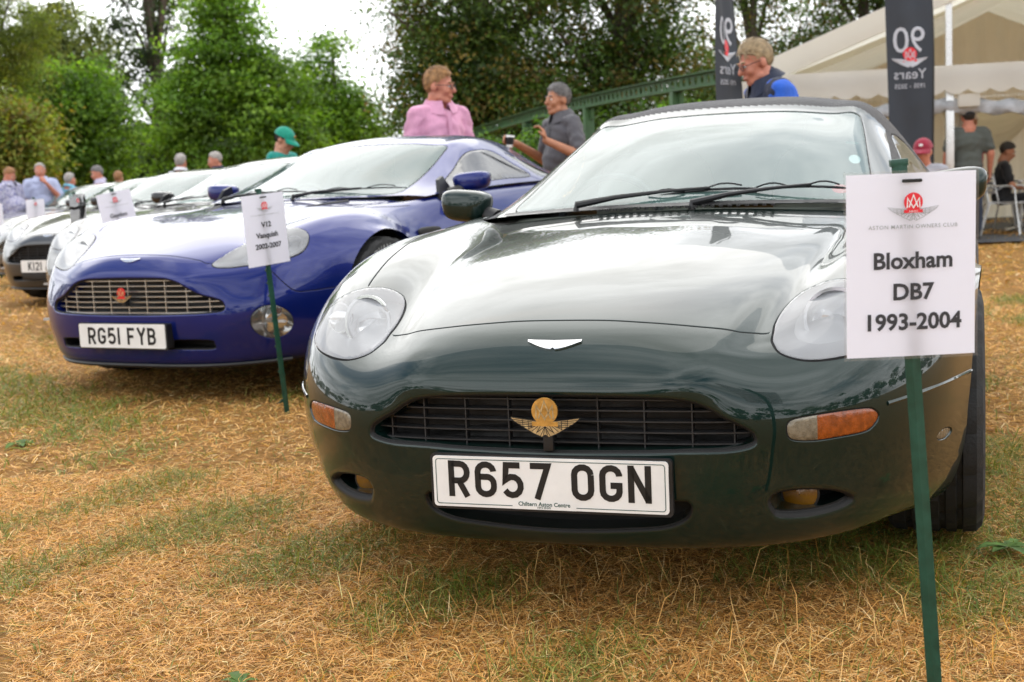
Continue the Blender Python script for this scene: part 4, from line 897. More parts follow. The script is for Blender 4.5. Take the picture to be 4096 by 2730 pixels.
# ------------------------------------------------------------------ people
for nm, c in dict(skin=(.50, .235, .15), skin_red=(.50, .19, .12), skin_tan=(.40, .17, .09), hair_blond=(.34, .18, .07), hair_grey=(.15, .14, .135), hair_dark=(.02, .015, .012), hair_fair=(.38, .28, .16), hair_ginger=(.28, .13, .05), hair_white=(.33, .30, .275)).items():
    pm(nm, c, .5 if 'skin' in nm else .6, var=.45 if 'hair' in nm else .14, vscale=70 if 'hair' in nm else 18, bump=.9 if 'hair' in nm else .08, bscale=120, stretch=(1, .35, .35) if 'hair' in nm else None)
for nm, c in dict(pink_cloth=(.62, .30, .44), grey_cloth=(.085, .082, .092), navy_cloth=(.013, .020, .045), blue_cloth=(.02, .11, .55), teal_cloth=(.005, .24, .20), white_cloth=(.66, .66, .70), lilac_cloth=(.50, .46, .60), paleblue_cloth=(.42, .46, .64), aqua_cloth=(.16, .42, .55), olive_cloth=(.075, .085, .075), red_cloth=(.42, .012, .018), maroon_cloth=(.19, .012, .03), black_cloth=(.012, .012, .014), lightgrey_cloth=(.33, .33, .37), denim=(.05, .07, .13), khaki=(.30, .24, .15), beige_cloth=(.40, .31, .22), shoe=(.03, .025, .02), cap_maroon=(.26, .012, .035), cap_green=(.004, .25, .17)).items():
    pm(nm, c, .85, var=.14, vscale=7, bump=1.0, bscale=7, bdist=.035, sheen=.15, stretch=(1, 1, .55))
pm('floral_cloth', (.62, .60, .66), .8, var=.5, vscale=34, vcol=(.10, .10, .30), bump=.2, bscale=20)
pm('eye_white', (.75, .73, .70), .3); pm('eye_dark', (.03, .02, .015), .2); pm('lip', (.42, .14, .11), .5)

def ell(c, r, R=None, n=12, m=18):
    V = []
    for i in range(n+1):
        t = -math.pi/2+math.pi*i/n
        for k in range(m):
            p = 2*math.pi*k/m; v = Vector((math.cos(t)*math.cos(p)*r[0], math.cos(t)*math.sin(p)*r[1], math.sin(t)*r[2])); V.append((R @ v if R else v)+Vector(c))
    return V, [(i*m+k, i*m+(k+1) % m, (i+1)*m+(k+1) % m, (i+1)*m+k) for i in range(n) for k in range(m)]
def caps(a, ra, b, rb, n=12):
    a, b = Vector(a), Vector(b); d = (b-a); L_ = d.length; d = d/L_ if L_ > 1e-6 else Vector((0, 0, 1)); mb = MB(); P = []; R = []
    for t in (-1, -.85, -.55, 0): P.append(a+d*ra*t); R.append(ra*math.sqrt(max(.0004, 1-t*t)))
    for t in (0, .55, .85, 1): P.append(b+d*rb*t); R.append(rb*math.sqrt(max(.0004, 1-t*t)))
    mb.tube(P, R, n); return mb.V, mb.F
def fuse(prims, voxel, smooth=3, fac=.5):
    """union of overlapping forms remeshed into one continuous skin"""
    mb = MB()
    for p in prims: mb.add(*(ell(p[1], p[2], p[3] if len(p) > 3 else None) if p[0] == 'e' else caps(*p[1:5])))
    me = bpy.data.meshes.new('f'); me.from_pydata([tuple(v) for v in mb.V], [], mb.F); o = bpy.data.objects.new('f', me); COL.objects.link(o)
    r = o.modifiers.new('r', 'REMESH'); r.mode = 'VOXEL'; r.voxel_size = voxel
    s = o.modifiers.new('s', 'SMOOTH'); s.factor = fac; s.iterations = smooth
    out = bpy.data.meshes.new_from_object(o.evaluated_get(bpy.context.evaluated_depsgraph_get()))
    COL.objects.unlink(o); bpy.data.objects.remove(o); bpy.data.meshes.remove(me); return out
def pdist(P, p):
    if p[0] == 'e':
        q = P-np.array(p[1]); 
        if len(p) > 3 and p[3] is not None: q = q @ np.array(p[3])
        r = np.array(p[2]); k = np.linalg.norm(q/r, axis=1); return (k-1)*r.min()
    a, ra, b, rb = np.array(p[1]), p[2], np.array(p[3]), p[4]; ab = b-a; t = np.clip(((P-a) @ ab)/(ab @ ab+1e-12), 0, 1)
    return np.linalg.norm(P-a-t[:, None]*ab, axis=1)-(ra+(rb-ra)*t)
def finish(me, name, mats, parent, prims=None, labels=None):
    for m in mats: me.materials.append(MAT[m])
    n = len(me.polygons); me.polygons.foreach_set('use_smooth', np.ones(n, bool))
    if prims is not None:
        c = np.empty(n*3, np.float32); me.polygons.foreach_get('center', c); c = c.reshape(-1, 3)
        D = np.stack([pdist(c, p) for p in prims]); me.polygons.foreach_set('material_index', np.array(labels, np.int32)[D.argmin(0)])
    me.name = name; o = bpy.data.objects.new(name, me); return link(o, parent)
def hand(prims, labels, w_, d, nrm, side, curl=.6, s=1.):
    """palm, four fingers and a thumb: w_ wrist, d pointing direction, nrm palm normal"""
    w_, d, nrm = Vector(w_), Vector(d).normalized(), Vector(nrm).normalized(); nrm = (nrm-d*nrm.dot(d)).normalized(); sx = d.cross(nrm)*side
    Rm = Matrix((sx, d, nrm)).transposed(); pc = w_+d*.055*s
    prims.append(('e', pc, (.042*s, .052*s, .017*s), Rm)); labels.append(0)
    for k, (o, l) in enumerate(((.030, .076), (.010, .084), (-.011, .079), (-.030, .062))):
        b = w_+d*.098*s+sx*o*s; a1 = curl*.9; p1 = b+(d*math.cos(a1)+nrm*math.sin(a1))*l*.45*s; a2 = curl*1.9; p2 = p1+(d*math.cos(a2)+nrm*math.sin(a2))*l*.32*s; a3 = curl*2.6; p3 = p2+(d*math.cos(a3)+nrm*math.sin(a3))*l*.25*s
        for a, ra, bb, rb in ((b-d*.02, .0100, p1, .0093), (p1, .0093, p2, .0085), (p2, .0085, p3, .0075)): prims.append(('c', a, ra*s, bb, rb*s)); labels.append(0)
    t0 = w_+d*.03*s+sx*.030*s; t1 = t0+(sx*.8+d*.55+nrm*.35)*.040*s; t2 = t1+(d*.9+nrm*.5+sx*.1)*.034*s
    for a, ra, bb, rb in ((t0, .014, t1, .0115), (t1, .0115, t2, .009)): prims.append(('c', a, ra*s, bb, rb*s)); labels.append(0)
def person(label, pos, face, h, shirt, trousers='denim', hair='hair_grey', skin='skin', lean=0., head=(0, 0), arms=None, seated=False, voxel=.011, belly=0., build=1., cap=None, glasses=False, gilet=None, bald=0., long_sleeve=False, group='visitors among the cars', beard=None, collar=True, roll=0., hair_len=0.):
    root = empty('person', (pos[0], pos[1], pos[2] if len(pos) > 2 else 0), math.radians(face)); tag(root, label, 'person', group)
    k = h/1.76; drop = (.95-.52)*k if seated else 0; b = build
    Rl = Matrix.Rotation(math.radians(lean), 3, 'X'); piv = Vector((0, 0, .95*k-drop))
    def up(p): return Rl @ (Vector(p)*k-Vector((0, 0, .95*k))) + piv        # upper-body point (canonical metres) -> posed
    sh = {s: up((s*.185*b, .01, 1.415)) for s in (-1, 1)}
    hc = up((0, -.016, 1.612)); nb = up((0, .025, 1.46))
    hy, hp = math.radians(head[0]), math.radians(head[1]); Hm = Matrix.Rotation(hy, 3, 'Z') @ Matrix.Rotation(hp, 3, 'X') @ Matrix.Rotation(math.radians(roll), 3, 'Y')
    hs = k*1.07
    def hd(p): return Hm @ (Vector(p)*hs) + hc
    P, Lb = [], []                                                          # labels: 0 skin, 1 shirt under, 2 trousers, 3 shoes
    def e(c, r, l=0, R=None): P.append(('e', c, r, R)); Lb.append(l)
    def c(a, ra, bb, rb, l=0): P.append(('c', a, ra, bb, rb)); Lb.append(l)
    def H(cx, r): e(hd(cx), tuple(q*hs for q in r), 0, Hm)
    H((0, .014, .034), (.074, .094, .088)); H((0, -.026, -.040), (.058, .066, .078)); H((0, -.030, -.008), (.064, .062, .05)); H((0, -.058, -.094), (.030, .030, .024))
    c(hd((0, -.084, .016)), .010*hs, hd((0, -.110, -.026)), .0145*hs); c(hd((-.034, -.080, .020)), .012*hs, hd((.034, -.080, .020)), .012*hs)
    c(hd((-.018, -.088, -.062)), .0095*hs, hd((.018, -.088, -.062)), .0095*hs)
    for s in (-1, 1):
        H((s*.076, .012, -.012), (.010, .021, .031)); H((s*.036, -.062, -.028), (.026, .026, .028)); c(hd((s*.045, -.02, -.075)), .024*hs, hd((s*.02, -.062, -.092)), .022*hs)
    c(hd((0, .018, -.07)), .062*k*b, nb, .080*k*b)
    TB = [('e', up((0, .0, 1.29)), (.172*k*b, .118*k*b, .175*k), Rl), ('e', up((0, -.02-belly*.5, 1.10)), ((.155+belly*.3)*k*b, (.122+belly)*k*b, .17*k), Rl), ('c', sh[-1]-Vector((-.03*k, 0, 0)), .062*k*b, sh[1]-Vector((.03*k, 0, 0)), .062*k*b), ('c', up((0, .02, 1.44)), .075*k, up((0, .02, 1.36)), .10*k)]
    for t in TB: P.append(t); Lb.append(1)
    e(up((0, 0, .96)), (.158*k*b, .118*k*b, .12*k), 2, Rl)
    A = arms or {}; AR = {}
    for s in (-1, 1):
        a = A.get(s)
        if a: el, wr = up(a[0]), up(a[1]); hdir, hn, curl = Vector(a[2]) if len(a) > 2 else (wr-el), Vector(a[3]) if len(a) > 3 else Vector((0, -1, 0)), a[4] if len(a) > 4 else .5
        else: el, wr = up((s*.245*b, .03, 1.13)), up((s*.255*b, -.05, .89)); hdir, hn, curl = wr-el, Vector((-s, 0, 0)), .45
        AR[s] = (el, wr); c(sh[s], .056*k*b, el, .046*k*b, 1 if long_sleeve else 0); c(el, .046*k*b, wr, .031*k, 1 if long_sleeve else 0); hand(P, Lb, wr, hdir, hn, s, curl, k)
    for s in (-1, 1):
        hip = Vector((s*.088*k, 0, .92*k-drop))
        if seated: kn = hip+Vector((s*.05*k, -.43*k, .03)); an = kn+Vector((0, .05*k, -.43*k))
        else: kn = Vector((s*.10*k, -.015, .50*k)); an = Vector((s*.105*k, .03, .09*k))
        c(hip, .088*k*b, kn, .058*k, 2); c(kn, .057*k, an, .042*k, 2); c(an+Vector((0, .02, -.035*k)), .042*k, an+Vector((0, -.15*k, -.052*k)), .034*k, 3)
    body = finish(fuse(P, voxel), 'body', [skin, shirt, trousers, 'shoe'], root, P, Lb)
    # shirt: torso and sleeves, a finger's breadth proud of the body
    inf = .011; Q = [('e', t[1], tuple(x+inf for x in t[2]), t[3]) if t[0] == 'e' else ('c', t[1], t[2]+inf, t[3], t[4]+inf) for t in TB[:3]]+[('c', up((0, .02, 1.405)), .078*k, up((0, .02, 1.34)), .11*k), ('e', up((0, -.01-belly*.3, .99)), ((.168+belly*.3)*k*b, (.130+belly*.8)*k*b, .11*k), Rl)]
    for s in (-1, 1):
        el, wr = AR[s]; q = sh[s].lerp(el, .72); Q.append(('c', sh[s], .066*k*b, q, .068*k*b))
        if long_sleeve: Q += [('c', q, .062*k*b, el, .054*k), ('c', el, .054*k, el.lerp(wr, .88), .040*k)]
    sm = fuse(Q, voxel*1.35, 4); nv_ = len(sm.vertices); co = np.empty(nv_*3, np.float32); sm.vertices.foreach_get('co', co); no = np.empty(nv_*3, np.float32); sm.vertices.foreach_get('normal', no); co = co.reshape(-1, 3); no = no.reshape(-1, 3)
    X_, Y_, Z_ = co.T; fd = np.sin(Z_*38+9*np.sin(X_*7+pos[0])+6*np.sin(Y_*9))*np.sin(X_*11+Z_*9+pos[1])+.6*np.sin(Z_*70+20*X_*np.sign(X_)+12*Y_); co += no*(.0050*fd)[:, None]; sm.vertices.foreach_set('co', co.ravel()); sm.update()   # cloth folds
    finish(sm, 'shirt', [shirt], root)
    if gilet:
        Gp = [('e', t[1], tuple(x+.026 for x in t[2]), t[3]) if t[0] == 'e' else ('c', t[1], t[2]+.016, t[3], t[4]+.016) for t in TB[:3]]+[('c', up((0, .03, 1.50)), .080*k, up((0, .02, 1.38)), .12*k)]
        finish(fuse(Gp, voxel*1.35, 3), 'gilet', [gilet], root)
    if collar:
        nk = up((0, .012, 1.492)); nx = (hd((0, .018, -.06))-up((0, .03, 1.42))).normalized(); a0 = nx.cross(Vector((0, 1, 0))).normalized(); a1 = nx.cross(a0)
        if a1.y < 0: a1 = -a1
        for sd in (-1, 1):
            rows = []
            for dz, rr, drop_ in ((-.02, .086, 0), (.030, .080, 0), (.036, .086, .0), (-.014, .116, .045)):
                rows.append([nk+nx*(dz-drop_*max(0, -math.cos(t_)))*k+(a0*math.sin(t_)*sd+a1*math.cos(t_))*(rr+(drop_*.5 if math.cos(t_) < -.5 else 0))*k*b_ for t_, b_ in [(q, b) for q in np.linspace(0, math.pi*.93, 12)]])
            MB().grid(rows).build('collar', gilet or shirt, root)
        if not gilet:
            pk = [[up((x, -.136*b-belly*.35*max(0, 1.42-z)*4+.03*max(0, z-1.36)*3, z)) for x in (-.016, -.013, .013, .016)] for z in (1.43, 1.37, 1.30, 1.24)]
            MB().grid(pk).build('placket', shirt, root)
    # hair
    rad = (.0795, .101, .0965); V = []; n, m = 22, 30; cen = (0, .014, .034); keep = []
    zl = lambda a: (lerp(.016, .070+bald*.03, min(1, max(0, a)*1.15)) if a > 0 else lerp(.016, -.070-hair_len, min(1, -a*1.5)))
    for i in range(n+1):
        t = -math.pi/2+math.pi*i/n
        for j in range(m):
            p = 2*math.pi*j/m; d = Vector((math.cos(t)*math.cos(p), math.cos(t)*math.sin(p), math.sin(t))); q = Vector((d.x*rad[0], d.y*rad[1], d.z*rad[2]))
            lf = 1+.03*math.sin(9*p+3*d.z)*math.cos(6*t)+.03*math.sin(17*p+2+5*t)+(.13*max(0, -d.y)*max(0, d.z))+.03*max(0, d.z); a = -d.y/max(.05, math.hypot(d.x, d.y)); zz = q.z+cen[2]
            over = zz-zl(a); keep.append(over > -.004 and not (cap and zz > .05)); g = min(1, max(0, over/.018)); lf = lerp(.90, lf, g)
            if bald and d.z > .2: lf = lerp(lf, .93, min(1, bald*(d.z-.2)*1.6))
            V.append(hd(q*lf+Vector(cen)))
    F = [(i*m+j, i*m+(j+1) % m, (i+1)*m+(j+1) % m, (i+1)*m+j) for i in range(n) for j in range(m)]
    F = [f for f in F if sum(keep[x] for x in f) >= 3]
    hr_ = mesh('hair', V, F, hair, root, True)
    if voxel < .0115:                                                      # loose locks over the scalp
        rg = np.random.default_rng(int(abs(pos[0])*1000)); ids = sorted({x for f_ in F for x in f_}); lv, lf_ = [], []
        for _ in range(900):
            q0 = V[ids[rg.integers(len(ids))]]; nn = (q0-hd(cen)).normalized(); fl = Hm @ Vector((.25*rg.normal(), .8, -.45+.3*rg.normal())); fl = (fl-nn*fl.dot(nn)).normalized(); sd_ = nn.cross(fl); L0 = .030+.030*rg.random(); p0 = q0-nn*.001+sd_*.006*rg.normal()
            p1 = p0+fl*L0*.5+nn*.0035; p2 = p0+fl*L0-nn*.002+sd_*.005*rg.normal(); w0 = .0022; i0 = len(lv)
            lv += [p0-sd_*w0, p0+sd_*w0, p1+sd_*w0, p1-sd_*w0, p2]; lf_ += [(i0, i0+1, i0+2, i0+3), (i0+3, i0+2, i0+4)]
        lk = mesh('hair_locks', lv, lf_, hair, hr_, True); lk['kind'] = 'stuff'
    for s in (-1, 1):
        mesh('eyebrow', *(lambda t: (t.V, t.F))(MB().tube([hd((s*.018, -.094, .026)), hd((s*.034, -.092, .031)), hd((s*.048, -.080, .027))], .0045*hs, 6)), hair, root, True)
        V, F = ell(hd((s*.031, -.0815, .003)), tuple(q*hs for q in (.0125, .008, .0075)), Hm, 8, 10); mesh('eye', V, F, 'eye_white', root, True)
        V, F = ell(hd((s*.031, -.088, .003)), tuple(q*hs for q in (.0055, .003, .0055)), Hm, 6, 8); mesh('iris', V, F, 'eye_dark', root, True)
    mesh('mouth', *(lambda t: (t.V, t.F))(MB().tube([hd((-.022, -.0915, -.062)), hd((0, -.099, -.060)), hd((.022, -.0915, -.062))], [.002*hs, .005*hs, .002*hs], 6)), 'lip', root, True)
    if beard:
        V, F = ell(hd((0, -.034, -.078)), tuple(q*hs for q in (.058, .062, .046)), Hm); mesh('beard', V, [f for f in F if True], beard, root, True)
    if glasses:
        gm = MB()
        for s in (-1, 1):
            gm.tube([hd((s*.033+.021*math.cos(a), -.101, .002+.016*math.sin(a))) for a in np.linspace(0, 6.283, 15)[:-1]], .0022*hs, 5, closed=True); gm.tube([hd((s*.054, -.099, .006)), hd((s*.077, -.05, .008)), hd((s*.080, .01, .006))], .0022*hs, 5)
        gm.tube([hd((-.012, -.103, .004)), hd((.012, -.103, .004))], .002*hs, 5); gm.build('spectacles', 'black_plastic', root)
    if cap:
        V = []; n, m = 10, 28
        for i in range(n+1):
            t = math.pi/2*i/n
            for j in range(m):
                p = 2*math.pi*j/m; V.append(hd((math.cos(t)*math.cos(p)*.091, .014+math.cos(t)*math.sin(p)*.112, .030+math.sin(t)*.098)))
        cp = mesh('cap', V, [(i*m+j, i*m+(j+1) % m, (i+1)*m+(j+1) % m, (i+1)*m+j) for i in range(n) for j in range(m)], cap, root, True)
        rows = []
        for r_, dz in ((1.0, 0.0), (1.35, -.004), (1.72, -.022), (1.74, -.028), (1.35, -.010), (1.0, -.006)):
            rows.append([hd((.088*math.sin(a)*(1 if r_ < 1.1 else 1.02), .014-.108*math.cos(a)*r_ if True else 0, .036+dz-.028*(math.sin(a)**2)*(r_-1))) for a in np.linspace(-1.15, 1.15, 13)])
        MB().grid(rows).build('cap_peak', cap, cp)
        MB().add(*ell(hd((0, .014, .128)), (.007, .007, .005))).build('cap_button', cap, cp)
        V, F = ell(hd((0, -.094, .075)), tuple(q*hs for q in (.02, .006, .014)), Hm, 6, 10); mesh('cap_badge', V, F, 'gold' if 'green' in cap else 'white_print', cp, True)
    return root, up, hd
NEAR = .0092
person('man in a pink polo shirt and glasses standing behind the blue coupe', (-.49, 10.3), 34, 1.92, 'pink_cloth', 'khaki', 'hair_blond', 'skin_red', head=(40, 6), voxel=NEAR, belly=.04, build=1.02, glasses=True, beard=None)
r_, up_, hd_ = person('grey-haired man in a dark grey polo shirt gesturing with a takeaway cup', (.52, 11.7), -58, 1.86, 'grey_cloth', 'denim', 'hair_grey', 'skin_tan', head=(-4, 0), voxel=NEAR, belly=.01, build=1.0,
       arms={-1: ((-.30, .02, 1.12), (-.245, -.30, 1.27), (-.05, -1, .25), (.9, -.2, .1), .55), 1: ((.33, -.04, 1.13), (.17, -.27, 1.27), (-.2, -.15, 1), (-.6, -.7, 0), .7)})
cpos = r_.matrix_basis @ up_((-.17, -.40, 1.285)) if False else Matrix.Rotation(math.radians(-58), 4, 'Z') @ up_((-.205, -.385, 1.285)) + Vector((.52, 11.7, 0))
cup = empty('takeaway_cup', cpos, rot=(0, .10, 0)); tag(cup, 'black and white takeaway cup in the hand of the man in grey', 'cup')
MB().lathe([(.001, -.055), (.028, -.055), (.030, -.04), (.0315, -.03)], 20).build('cup_base', 'white_print', cup)
MB().lathe([(.032, -.03), (.040, .035)], 20).build('cup_sleeve', 'black_cloth', cup)
MB().lathe([(.040, .035), (.043, .036), (.043, .044), (.038, .048), (.036, .052), (.001, .052)], 20).build('cup_lid', 'white_print', cup)
person('fair-haired man in a navy gilet and blue shirt leaning behind the green convertible', (1.84, 8.45), -78, 1.86, 'blue_cloth', 'navy_cloth', 'hair_fair', 'skin_red', lean=16, head=(0, 20), voxel=NEAR, belly=.02, build=1.1, glasses=True, gilet='navy_cloth', hair_len=.01)
person('man in a green cap and teal shirt looking down', (-2.30, 13.4), 62, 1.68, 'teal_cloth', 'black_cloth', 'hair_dark', 'skin', head=(10, 28), cap='cap_green', lean=6, collar=False)
person('grey-haired man in a white shirt seen from behind over the car roofs', (-4.70, 19.0), 170, 1.66, 'white_cloth', 'denim', 'hair_white', 'skin_red', voxel=.021)
person('cropped-haired man in navy with sunglasses on his head, seen over a car roof', (-4.14, 18.8), -70, 1.66, 'navy_cloth', 'denim', 'hair_white', 'skin_red', voxel=.021, head=(0, 14), bald=.5)
person('man in a pale lilac shirt bending between the far cars', (-6.48, 21.0), -55, 1.60, 'lilac_cloth', 'denim', 'hair_grey', 'skin_red', voxel=.021, head=(0, 18), lean=5)
person('ginger-haired person half hidden behind the far car roofs', (-6.45, 21.8), 170, 1.52, 'black_cloth', 'denim', 'hair_ginger', 'skin', voxel=.021)
person('white-haired man in a light turquoise shirt among the far cars', (-6.90, 20.6), 150, 1.50, 'aqua_cloth', 'denim', 'hair_white', 'skin_red', voxel=.021, lean=4)
person('man in a pale blue shirt holding a hand to his mouth', (-7.25, 20.4), 22, 1.67, 'paleblue_cloth', 'khaki', 'hair_white', 'skin_red', voxel=.017, head=(-8, 10), bald=.7, build=1.12,
       arms={1: ((.30, -.06, 1.12), (.06, -.24, 1.42), (-.35, .2, .6), (-.3, .9, 0), .9)})
person('man in a colourful floral shirt looking down at the far left', (-7.55, 19.9), 68, 1.60, 'floral_cloth', 'denim', 'hair_ginger', 'skin_red', voxel=.017, head=(0, 26), long_sleeve=True, build=1.15, belly=.05)
TG = 'visitors by the marquee'
person('seated man in a maroon cap and light grey T-shirt by the banner', (4.02, 12.5), -22, 1.66, 'lightgrey_cloth', 'denim', 'hair_dark', 'skin_red', seated=True, cap='cap_maroon', collar=False, group=TG, head=(-6, 10), voxel=.017)
person('man in a dark grey T-shirt and black cap seen from behind', (5.92, 16.62), 178, 1.72, 'olive_cloth', 'black_cloth', 'hair_dark', 'skin_red', cap='black_cloth', collar=False, group=TG, build=1.15, voxel=.017)
person('man in a red shirt and beige cap standing in the marquee', (6.42, 17.9), 165, 1.70, 'red_cloth', 'denim', 'hair_ginger', 'skin_red', cap='beige_cloth', collar=False, group=TG, voxel=.018)
person('dark-haired man in black seated at a table in the marquee', (6.92, 18.2), 75, 1.70, 'black_cloth', 'black_cloth', 'hair_dark', 'skin_tan', seated=True, collar=False, group=TG, head=(0, 22), lean=8, voxel=.017, arms={1: ((.26, -.12, 1.13), (.10, -.36, 1.12)), -1: ((-.26, -.12, 1.13), (-.10, -.36, 1.12))})
person('person in a maroon top seated at the table in the marquee', (7.85, 18.9), -80, 1.58, 'maroon_cloth', 'black_cloth', 'hair_ginger', 'skin_red', seated=True, collar=False, group=TG, lean=14, head=(0, 15), voxel=.018)
person('person in black standing at the right edge of the marquee', (8.30, 20.2), -120, 1.72, 'black_cloth', 'black_cloth', 'hair_dark', 'skin_tan', collar=False, group=TG, voxel=.021)
person('person in a dark red top seated in the marquee left of the banner', (5.62, 19.3), -10, 1.74, 'maroon_cloth', 'denim', 'hair_dark', 'skin_tan', collar=False, group=TG, voxel=.021, seated=True)
# ------------------------------------------------------------------ trees and shrubs
def leaf_material(name, trans=.35):
    m = bpy.data.materials.new(name); m.use_nodes = True; t = m.node_tree; p = t.nodes['Principled BSDF']; o = t.nodes['Material Output']
    a = nd(t, 'ShaderNodeAttribute', attribute_name='tint'); t.links.new(a.outputs['Color'], p.inputs['Base Color']); p.inputs['Roughness'].default_value = .5; p.inputs['Specular IOR Level'].default_value = .3
    tr = nd(t, 'ShaderNodeBsdfTranslucent'); g = nd(t, 'ShaderNodeMix', data_type='RGBA', blend_type='MULTIPLY', i_0=1.0); t.links.new(a.outputs['Color'], g.inputs[6]); g.inputs[7].default_value = (1.5, 1.6, .6, 1); t.links.new(g.outputs[2], tr.inputs[0])
    mx_ = nd(t, 'ShaderNodeMixShader', i_0=trans); t.links.new(p.outputs[0], mx_.inputs[1]); t.links.new(tr.outputs[0], mx_.inputs[2]); t.links.new(mx_.outputs[0], o.inputs[0]); MAT[name] = m; return m
leaf_material('leaf', .42); leaf_material('blade', .25)
pm('bark', (.085, .065, .048), .9, var=.4, vscale=12, bump=.8, bscale=25)
def quads(name, C, A, B, tint, mat, parent=None, bend=None, diamond=True):
    """many small leaf faces: centres C, half axes A, B and a colour each"""
    n = len(C); fold = np.cross(A, B); fold /= np.linalg.norm(fold, axis=1, keepdims=True)+1e-9; ln = np.linalg.norm(A, axis=1, keepdims=True)
    V = np.stack([C-A-fold*ln*.15, C-B+fold*ln*.1, C+A-fold*ln*.2, C+B+fold*ln*.1], 1).reshape(-1, 3)
    me = bpy.data.meshes.new(name); me.vertices.add(4*n); me.vertices.foreach_set('co', V.astype(np.float32).ravel()); me.loops.add(4*n); me.loops.foreach_set('vertex_index', np.arange(4*n, dtype=np.int32))
    me.polygons.add(n); me.polygons.foreach_set('loop_start', np.arange(0, 4*n, 4, dtype=np.int32)); me.update(calc_edges=True)
    at = me.attributes.new('tint', 'FLOAT_COLOR', 'FACE'); at.data.foreach_set('color', np.concatenate([tint, np.ones((n, 1))], 1).astype(np.float32).ravel())
    me.materials.append(MAT[mat]); o = bpy.data.objects.new(name, me); return link(o, parent)
def foliage(name, blobs, n0, size0, cols, rng, parent, droop=0., clump=.42, per=80, shell=.45, flat=.55, holes=0.):
    n = int(n0*1.6); size = size0*.62; clump = clump*.72
    blobs = np.array(blobs, float); wt = (blobs[:, 3]*blobs[:, 4]*blobs[:, 5])**(2/3); wt /= wt.sum(); m = max(4, n//per); bi = rng.choice(len(blobs), m, p=wt)
    d = rng.normal(size=(m, 3)); d /= np.linalg.norm(d, axis=1, keepdims=True); r = shell+(1-shell)*rng.random(m)**.6; r *= 1+.16*rng.normal(size=m)
    cc = blobs[bi, :3]+d*blobs[bi, 3:]*r[:, None]
    if holes: 
        kp = np.sin(cc[:, 0]*2.1+cc[:, 2]*1.3)+np.sin(cc[:, 2]*2.7-cc[:, 1])+rng.normal(size=m)*.6 > -1.5+holes*2; cc = cc[kp]; d = d[kp]; m = len(cc)
    cols = np.array(cols, float); ci = rng.choice(len(cols), m); base = cols[ci]*(1.75+.6*rng.normal(size=(m, 1))).clip(.6, 3.2)
    k = per; off = rng.normal(size=(m, k, 3))*clump*np.array([1, 1, flat])*(.6+.7*rng.random((m, 1, 1))); off[..., 2] -= droop*np.abs(off[..., 2])*1.5+droop*np.linalg.norm(off[..., :2], axis=-1)*.5
    C = (cc[:, None]+off).reshape(-1, 3); q = m*k
    nv = rng.normal(size=(q, 3))*.6+np.array([0, 0, .6])+np.repeat(d, k, 0)*.5; nv /= np.linalg.norm(nv, axis=1, keepdims=True)
    t = rng.normal(size=(q, 3)); t[:, 2] -= droop*2.5; A = t-nv*(t*nv).sum(1, keepdims=True); A /= np.linalg.norm(A, axis=1, keepdims=True); B = np.cross(nv, A)
    s = size*(.6+.8*rng.random((q, 1))); tint = np.repeat(base, k, 0)*(1+.09*rng.normal(size=(q, 1))).clip(.6, 1.5)
    C[:, 2] = np.maximum(C[:, 2], .05)
    return quads(name, C, A*s, B*s*(.62 if droop < .5 else .28), tint.clip(.002, .9), 'leaf', parent)
GREEN = [(.030, .065, .014), (.045, .095, .018), (.022, .050, .012)]
def tree(label, x, y, blobs, n, size, cols, seed, trunk=.16, name='tree', group='trees round the show field', **kw):
    rng = np.random.default_rng(seed); root = empty(name, (x, y, 0)); tag(root, label, 'tree' if name != 'shrub' else 'shrub', group)
    foliage('crown', blobs, n, size, cols, rng, root, **kw)
    top = max(b[2]+b[5]*.4 for b in blobs); mb = MB(); P = [(0, 0, -.1)]
    for k in range(1, 7): P.append((.12*math.sin(k*1.3+seed), .1*math.cos(k*1.7+seed), top*k/6))
    mb.tube(P, [trunk*lerp(1.25, .18, k/6) for k in range(7)], 9)
    for b in blobs:
        for j in range(3):
            e = np.array(b[:3])+rng.normal(size=3)*np.array(b[3:])*.5; s = min(.85*top, max(.25*top, e[2]*.62)); k = s/top*6; i = int(min(5, k)); p0 = np.array(P[i])+(np.array(P[i+1])-np.array(P[i]))*(k-i)
            mid = (p0+e)/2+np.array([0, 0, .15]); mb.tube([tuple(p0), tuple(mid), tuple(e)], [trunk*.34, trunk*.2, trunk*.06], 6)
    mb.build('trunk', 'bark', root); return root
YEL = [(.115, .135, .024), (.09, .115, .022), (.13, .135, .028), (.07, .095, .018)]
BRI = [(.095, .165, .018), (.07, .135, .016), (.115, .185, .024), (.055, .105, .014)]
DRK = [(.028, .055, .016), (.020, .042, .013), (.038, .068, .018)]
OAK = [(.042, .072, .015), (.03, .054, .013), (.06, .092, .017), (.042, .068, .015), (.085, .062, .014)]
PALE = [(.085, .105, .030), (.065, .085, .026), (.10, .11, .035)]
tree('tall yellow-green willow-like tree at the far left', -12.4, 32, [(0, 0, 2.6, 1.5, 1.4, 1.9), (-.5, 0, 4.6, 1.6, 1.4, 1.9), (.5, .3, 5.6, 1.2, 1.2, 1.7), (-1.2, 0, 6.6, 1.4, 1.2, 1.5)], 30000, .085, YEL, 1, .22, droop=.8, clump=.34, shell=.3)
tree('pale round-crowned tree behind the yellow-green tree at far left', -15.2, 46, [(0, 0, 6.4, 1.7, 1.6, 1.5), (-.7, 0, 5.2, 1.5, 1.4, 1.3), (.8, 0, 5.0, 1.2, 1.2, 1.5)], 16000, .12, PALE, 2, .25, shell=.5)
